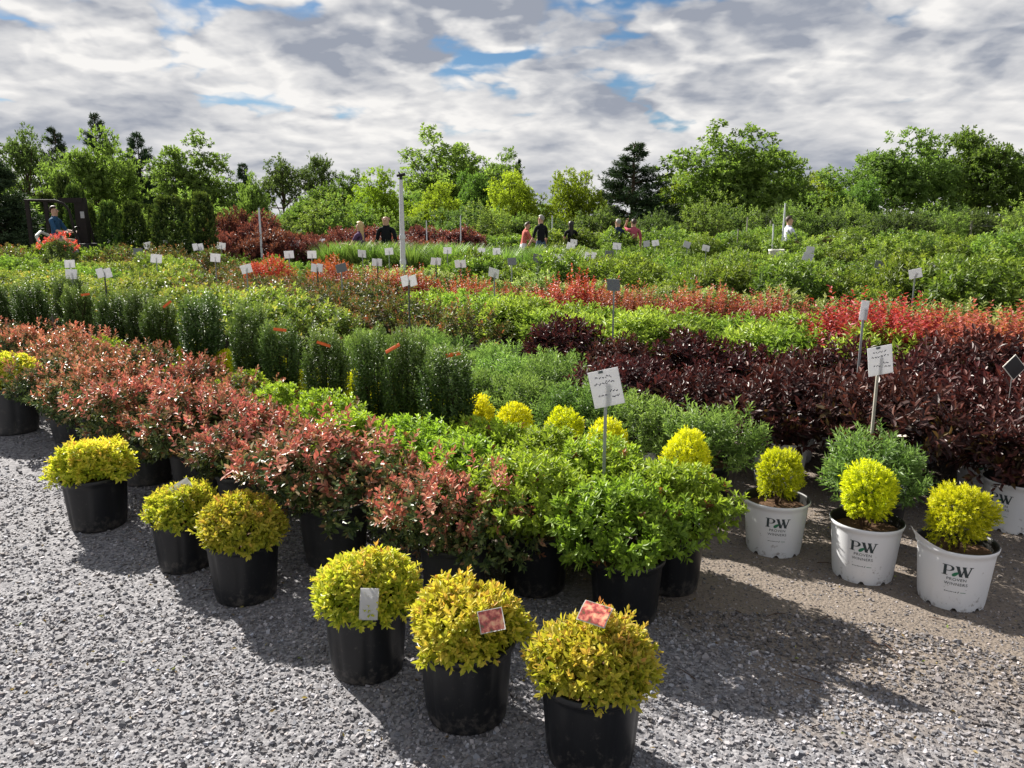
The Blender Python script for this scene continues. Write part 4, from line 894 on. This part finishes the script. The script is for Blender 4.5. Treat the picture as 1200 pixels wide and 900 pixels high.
for i, (u, vt, d) in enumerate(((425, 262, 27), (448, 262, 26.5), (405, 261, 27), (485, 264, 26.5), (505, 264, 26.5), (528, 264, 26.5), (552, 264, 26.5))):
    x = (u - 600) / 906 * (d * .979 + .3); plant('wine', x, d, 'wine red bush behind the two talking visitors', 'wine red bushes behind the two visitors', None, 1.28, False, fs=1.1)

# ------------------------------------------------------------------ people
def cloth(name, c): return plain(name, c, .85, .1, .15, 25)
SKIN = [plain('skin_%d' % i, c, .55, .3) for i, c in enumerate(((.55, .33, .24), (.48, .27, .19), (.40, .22, .15)))]
def person(x, y, rz, label, shirt, legs, hair, h=1.72, skin=0, sit=None, arms=((.25, .1), (.25, .1)), bend=0., long_hair=False, sleeves=.5, z=0, shorts=False, bald=False):
    """arms: per side (forward swing of the upper arm, elbow bend) in radians"""
    k = h / 1.72; J = []; E = []; Rd = []; T = []
    def j(p, r, par, tg): J.append(np.array(p, float) * k); Rd.append(r * k); T.append(tg); i = len(J) - 1; (E.append((par, i)) if par is not None else None); return i
    cb, sb = math.cos(bend), math.sin(bend)
    def tor(px, py, pz): dz = pz - .95; return (px, py * cb + dz * sb - 0, .95 + dz * cb - py * sb)      # lean forward (+y)
    pel = j((0, 0, .95), .145, None, 'l'); w = j(tor(0, 0, 1.1), .125, pel, 's'); c = j(tor(0, 0, 1.28), .15, w, 's'); n0 = j(tor(0, -.01, 1.42), .085, c, 's'); n1 = j(tor(0, 0, 1.5), .055, n0, 'k')
    h0 = j(tor(0, .015, 1.57), .08, n1, 'k'); h1 = j(tor(0, .012, 1.645), .088, h0, 'k'); h2 = j(tor(0, 0, 1.70), .05, h1, 'k')
    hands = []
    for s, (f, e) in zip((-1, 1), arms):
        sh = j(tor(s * .17, 0, 1.39), .065, n0, 's'); up = np.array((s * .16, math.sin(f), -math.cos(f))); up /= np.linalg.norm(up)
        S0 = np.array(tor(s * .19, 0, 1.38)); a1 = S0 + up * .15; el = S0 + up * .29
        m = j(a1, .05, sh, 's' if sleeves > .3 else 'k'); q = j(el, .042, m, 's' if sleeves > .7 else 'k')
        fo = np.array((s * .02 - (.12 * s if e > .8 else 0), math.sin(f + e), -math.cos(f + e))); fo /= np.linalg.norm(fo); wr = el + fo * .24
        q = j(wr, .03, q, 's' if sleeves > .9 else 'k'); q = j(wr + fo * .07, .036, q, 'k'); hands.append((wr + fo * .08, fo, s))
    for s in (-1, 1):
        hp = j((s * .1, 0, .88), .095, pel, 'l')
        if sit: kn, an = (s * .14, .42, .86), (s * .15, .50, .46)
        else: kn, an = (s * .11, .02, .49), (s * .12, -.01, .09)
        md = j((np.array((s * .1, 0, .88)) + np.array(kn)) / 2, .082, hp, 'l'); kk = j(kn, .06, md, 'k' if shorts else 'l'); cf = j(np.array(kn) * .6 + np.array(an) * .4, .055, kk, 'k' if shorts else 'l')
        aa = j(an, .04, cf, 'k' if shorts else 'l'); j((an[0], an[1] + .14, an[2] - .05), .035, aa, 'b')
    me = bpy.data.meshes.new('skeleton'); me.from_pydata([tuple(p) for p in J], E, []); me.update()
    o = bpy.data.objects.new('skeleton', me); CO.objects.link(o)
    o.modifiers.new('skin', 'SKIN'); ss = o.modifiers.new('sub', 'SUBSURF'); ss.levels = ss.render_levels = 2
    if not me.skin_vertices: 
        me.skin_vertices.new() if hasattr(me.skin_vertices, 'new') else None
    if me.skin_vertices:
        for i, v in enumerate(me.skin_vertices[0].data): v.radius = (Rd[i], Rd[i] * (.72 if T[i] == 's' and i < 4 else 1)); v.use_root = i == 0
    dg = bpy.context.evaluated_depsgraph_get(); bm_ = bpy.data.meshes.new_from_object(o.evaluated_get(dg)); bpy.data.objects.remove(o)
    V = np.array([v.co for v in bm_.vertices]); F4 = [list(p.vertices) for p in bm_.polygons]; bpy.data.meshes.remove(bm_)
    mats = dict(s=0, l=1, k=2, b=3); segs = [(J[a], J[b], T[b] if T[b] != 'k' or T[a] == 'k' else T[a]) for a, b in E]
    A = np.array([a for a, _, _ in segs]); B = np.array([b for _, b, _ in segs]); ids = np.array([mats[t] for _, _, t in segs])
    g = Geo(); cen = np.array([V[f].mean(0) for f in F4]); AB = B - A; tt = np.clip(((cen[:, None] - A) * AB).sum(2) / (AB ** 2).sum(1), 0, 1); dist = np.linalg.norm(cen[:, None] - A - AB * tt[..., None], axis=2); mid = ids[dist.argmin(1)]
    g.v.append(V); g.c.append(np.full((len(V), 3), .5)); g.n = len(V)
    for nn in (3, 4):
        idx = [i for i, f in enumerate(F4) if len(f) == nn]
        if idx: g.f.append(np.array([F4[i] for i in idx])); g.m.append(mid[idx])
    for wr, fo, s in hands:                                           # five fingers a hand
        sd = np.cross(fo, (0, 0, 1) if abs(fo[2]) < .9 else (0, 1, 0)); sd /= np.linalg.norm(sd) + 1e-9; cur = np.cross(sd, fo)
        for i, ln in enumerate((.07, .08, .075, .06)):
            b = (wr + sd * (.027 - .018 * i)) * k; tube(g, [b, b + fo * ln * .55 * k, b + (fo * ln + cur * .02) * k], [.0095 * k, .009 * k, .006 * k], 5, 2)
        b = (wr - fo * .04 + sd * .035) * k; tube(g, [b, b + (sd * .03 + fo * .02) * k, b + (sd * .04 + fo * .05) * k], [.011 * k, .01 * k, .007 * k], 5, 2)
    hc = J[h1]; fwd = np.array((0, cb, -sb)); upv = np.array((0, sb, cb))
    tube(g, [hc + fwd * .07 * k - upv * .0, hc + fwd * .105 * k - upv * .03 * k], [.008 * k, .016 * k], 6, 2)   # nose
    for s in (-1, 1):
        e = hc + np.array((s * .085 * k, 0, 0)); tube(g, [e - upv * .025 * k, e + upv * .03 * k], [.012 * k, .016 * k], 6, 2)                     # ears
        e = hc + fwd * .082 * k + np.array((s * .032 * k, 0, 0)) + upv * .012 * k; tube(g, [e, e + fwd * .006 * k], [.010 * k, .008 * k], 6, 3)  # eyes
    root = link('person', None, None, (x, y, z), (0, 0, rz)); tag(root, label, 'person')
    link('body', g.mesh('body', [shirt, legs, SKIN[skin], M['black_plastic']], True), root)
    if not bald:
        hg = Geo(); n, rows = 16, 7; Vh = []
        for i in range(rows + 1):
            for q in range(n):
                a = 2 * math.pi * q / n; back = -math.sin(a)
                low = (.62 + .75 * max(0, back)) if not long_hair else (.62 + 1.3 * max(0, back + .35))
                ph = min(i / rows * low * 1.5, 1.9); drop = max(0, i / rows * low * 1.5 - 1.9) * .22
                r = .100 * k * (1 + .04 * math.sin(5 * a + i)); p = np.array((math.cos(a) * math.sin(ph) * .93, math.sin(a) * math.sin(ph) * 1.08, 0)) * r
                Vh.append(hc + p + upv * (math.cos(ph) * r * 1.05 - drop * k + .012 * k) - fwd * .012 * k)
        hg.add(Vh, [[i * n + q, i * n + (q + 1) % n, (i + 1) * n + (q + 1) % n, (i + 1) * n + q] for i in range(rows) for q in range(n)]); link('hair', hg.mesh('hair', hair, True), root)
    return root
HB = plain('brown_hair', (.05, .03, .02), .6); HY = plain('blonde_hair', (.55, .38, .18), .6); HG = plain('grey_hair', (.28, .26, .24), .6); HK = plain('dark_hair', (.015, .012, .012), .5)
NAVY = cloth('navy_cloth', (.02, .035, .075)); BLACK = cloth('black_cloth', (.012, .013, .016)); JEAN = cloth('denim', (.06, .09, .15)); PINK = cloth('pink_cloth', (.42, .09, .13)); RED = cloth('coral_cloth', (.5, .14, .11)); WHITE = cloth('white_cloth', (.7, .7, .72)); LAV = cloth('pale_lilac_cloth', (.55, .55, .68)); PURP = cloth('purple_cloth', (.10, .05, .12)); BLUE = cloth('blue_cloth', (.03, .085, .17)); GREYC = cloth('grey_cloth', (.16, .16, .17)); TAN = cloth('tan_cloth', (.35, .28, .2))
person(-3.78, 19.6, R(70), 'blonde long haired person in a purple top talking behind the grasses', PURP, JEAN, HY, 1.63, long_hair=True, sleeves=.1, arms=((.5, 1.2), (.4, 1.1)))
person(-3.16, 19.8, R(175), 'bald person in a black short sleeved shirt beside the blonde one', BLACK, GREYC, HB, 1.80, bald=True, arms=((.1, .3), (.1, .3)))
person(.36, 26, R(-70), 'person in a coral and white top stooping over the plants', RED, WHITE, HB, 1.66, bend=.25, arms=((.7, .5), (.5, .6)), skin=1)
person(.92, 25, R(35), 'tall person in a black shirt and jeans with back turned', BLACK, JEAN, HG, 1.84, arms=((.2, .6), (.1, .3)))
person(1.95, 26, R(10), 'dark long haired person in a black sleeveless top', BLACK, TAN, HK, 1.66, long_hair=True, sleeves=.1, arms=((.1, .25), (.1, .25)), skin=1, shorts=True)
person(3.36, 25, R(15), 'light haired person in a navy long sleeved jacket', NAVY, JEAN, HG, 1.72, sleeves=1, arms=((.1, .3), (.1, .3)))
person(3.86, 25, R(0), 'person in a pink shirt raising a hand to the head', PINK, GREYC, HB, 1.72, arms=((2.0, 2.0), (.1, .3)))
person(7.72, 22, R(-80), 'person in a pale lilac shirt standing behind a loaded garden cart', LAV, GREYC, HB, 1.78, arms=((.35, .5), (.35, .5)))
person(-11.8, 20.4, R(-90), 'short haired person in a blue shirt sitting on the utility cart', BLUE, TAN, HB, 1.74, sit=True, arms=((.5, .95), (.5, .95)), z=.28, shorts=True)
# bag of the person in black
# ------------------------------------------------------------------ garden cart with its load
def wheel(par, x, y, z, r, w=.08):
    g = Geo(); tube(g, [(0, -w / 2, 0), (0, w / 2, 0)], [r, r], 18); t = link('tyre', g.mesh('tyre', 'tyre'), par, (x, y, z))
    g = Geo(); tube(g, [(0, -w / 2 - .006, 0), (0, w / 2 + .006, 0)], [r * .5] * 2, 12); link('rim', g.mesh('rim', 'steel'), t)
c = link('garden_cart', None, None, (8.35, 21.9, 0)); tag(c, 'flat steel garden cart loaded with dark pots beside the lilac shirted person', 'cart')
g = Geo(); box(g, (0, 0, .62), (1.3, .62, .04)); link('bed', g.mesh('bed', 'steel'), c)
g = Geo(); tube(g, [(-.62, -.28, .62), (-.72, -.28, 1.05), (-.72, .28, 1.05), (-.62, .28, .62)], .016, 8); link('handle', g.mesh('handle', 'steel'), c)
g = Geo(); box(g, (0, -.2, .4), (1.0, .04, .4)); box(g, (0, .2, .4), (1.0, .04, .4)); link('frame', g.mesh('frame', 'steel'), c)
for sx in (-.45, .45):
    for sy in (-.3, .3): wheel(c, sx, sy, .2, .2)
for i, (px, k) in enumerate(((-.25, 'black'), (.12, 'black'), (.45, 'grey'))):
    q = link('empty_pot', POT[k]['pot'], None, (8.35 + px, 21.9 + jit(.1), .642)); tag(q, 'dark nursery pot carried on the garden cart', 'pot', 'pots on the garden cart')
plant('weigela', 8.75, 21.95, 'dark leaved shrub at the end of the garden cart', None, None, .9, True, pot='black', fs=.7).location.z = .642
g = Geo(); lathe(g, [(.002, 0), (.13, 0), (.155, .3), (.165, .3), (.165, .315), (.15, .315), (.125, .02)], 20); q = link('bucket', g.mesh('bucket', 'cream', True), None, (6.95, 20.6, 0)); tag(q, 'cream white bucket near the pipe posts', 'bucket'); q.scale = (1.25, 1.25, 3.0)
# ------------------------------------------------------------------ utility cart with canopy bar, where the blue shirted person sits
c = link('utility_cart', None, None, (-11.6, 20.4, -.12)); tag(c, 'dark utility cart with overhead bar and white seat back', 'cart')
g = Geo(); box(g, (0, 0, .78), (1.7, .9, .35)); box(g, (.62, 0, 1.05), (.4, .8, .35)); link('chassis', g.mesh('chassis', 'black_plastic'), c)
g = Geo(); box(g, (-.3, 0, 1.06), (.5, .6, .16)); link('seat', g.mesh('seat', 'black_plastic'), c)
g = Geo(); tube(g, [(-.45, -.3, 1.1), (-.56, -.28, 1.42), (-.60, 0, 1.52), (-.56, .28, 1.42), (-.45, .3, 1.1)], .04, 8); link('seat_back', g.mesh('seat_back', 'cream'), c)
for sy in (-.4, .4):
    g = Geo(); box(g, (-.62, sy, 1.62), (.09, .06, 1.36)); link('post', g.mesh('post', 'wood_dark'), c)
    g = Geo(); tube(g, [(-.68, sy, 2.30), (.1, sy, 2.29), (.3, sy, 2.22), (.42, sy, 2.05), (.55, sy, 1.2)], .032, 8); link('canopy_bar', g.mesh('canopy_bar', 'wood_dark', True), c)
g = Geo(); tube(g, [(.42, 0, 1.15), (.3, 0, 1.5)], .02, 6); a = np.linspace(0, 2 * np.pi, 17); tube(g, np.stack((.3 + .05 * np.cos(a), .17 * np.sin(a), 1.5 + .15 * np.cos(a)), 1), .014, 6, cap=False); link('steering_wheel', g.mesh('steering_wheel', 'black_plastic'), c)
for sx in (-.65, .7):
    for sy in (-.5, .5): wheel(c, sx, sy, .38, .38, .2)
c = link('wooden_post', None, None, (-11.2, 20.6, 0)); tag(c, 'dark wooden post with crosspiece and a white notice', 'post')
g = Geo(); box(g, (0, 0, 1.13), (.26, .16, 2.26)); link('upright', g.mesh('upright', 'wood_dark'), c)
g = Geo(); box(g, (-.2, -.09, 2.2), (.62, .02, .12)); link('crosspiece', g.mesh('crosspiece', 'wood_dark'), c)
g = Geo(); box(g, (.06, -.086, 1.83), (.1, .006, .17)); link('notice', g.mesh('notice', 'paper'), c)
# red flowering little tree in front of the cart
rng = np.random.default_rng(77); g = Geo(); P, D = dome(rng, 220, .38, .32, 1.0, -.5, .25, .3, .6, .4); c1 = ramp((0, (.04, .07, .025)), (1, (.16, .19, .07))); leaves(g, rng, P, D, 9, .1, .07, .03, 1.3, .5, lambda t, s, l, p: c1(l))
o = link('flowering_standard', None, None, (-9.0, 15.6, 0), (0, 0, 0), (.75, .75, .95)); tag(o, 'small standard tree with coral red flower heads before the utility cart', 'tree'); link('crown', g.mesh('crown', 'leaf'), o)
g = Geo(); tube(g, [(0, 0, 0), (.01, 0, .5), (0, 0, 1.0)], [.03, .026, .02], 7); link('trunk', g.mesh('trunk', 'bark'), o)
g = Geo(); P, D = dome(rng, 70, .40, .34, 1.04, .25, .3, .05, .9, .3); leaves(g, rng, P, D, 9, .06, .06, .035, 1.4, .7, lambda t, s, l, p: ramp((0, (.45, .05, .05)), (1, (.7, .16, .12)))(l)); tag(link('flowers', g.mesh('flowers', 'leaf'), o), kind='stuff')

# fallen leaves, twigs and bits of bark on the gravel
rng = np.random.default_rng(41); g = Geo(); n = 420; x = rng.uniform(-2.6, 2.7, n); y = rng.uniform(1.7, 4.4, n); keep = (np.abs(x) < .72 * y + .3); x, y = x[keep], y[keep]; n = len(x)
P = np.stack((x, y, np.full(n, .010) + rng.uniform(0, .004, n)), 1); a = rng.uniform(0, 6.28, n); D = unit(np.stack((np.cos(a), np.sin(a), rng.normal(0, .15, n)), 1))
lc = ramp((0, (.10, .06, .035)), (.5, (.30, .19, .09)), (.8, (.40, .36, .12)), (1, (.20, .26, .06)))
leaves(g, rng, P, D, 1, .001, .02, .009, .25, .25, lambda t, s, l, p: lc(l))
tag(link('leaf_litter', g.mesh('leaf_litter', 'leaf')), 'fallen leaves and petals scattered on the gravel', 'leaves', kind='stuff')
g = Geo()
for i in range(46):
    px, py, aa, ll = rng.uniform(-2.2, 2.4), rng.uniform(1.8, 4.2), rng.uniform(0, 6.28), rng.uniform(.03, .1); d = np.array([math.cos(aa), math.sin(aa), 0]); c0 = np.array([px, py, .012])
    tube(g, [c0 - d * ll / 2, c0 + np.array([rng.normal(0, .006), rng.normal(0, .006), .003]), c0 + d * ll / 2], [.0022, .002, .0012], 4)
tag(link('twigs', g.mesh('twigs', 'twig')), 'small broken twigs scattered on the gravel', 'twigs', kind='stuff')
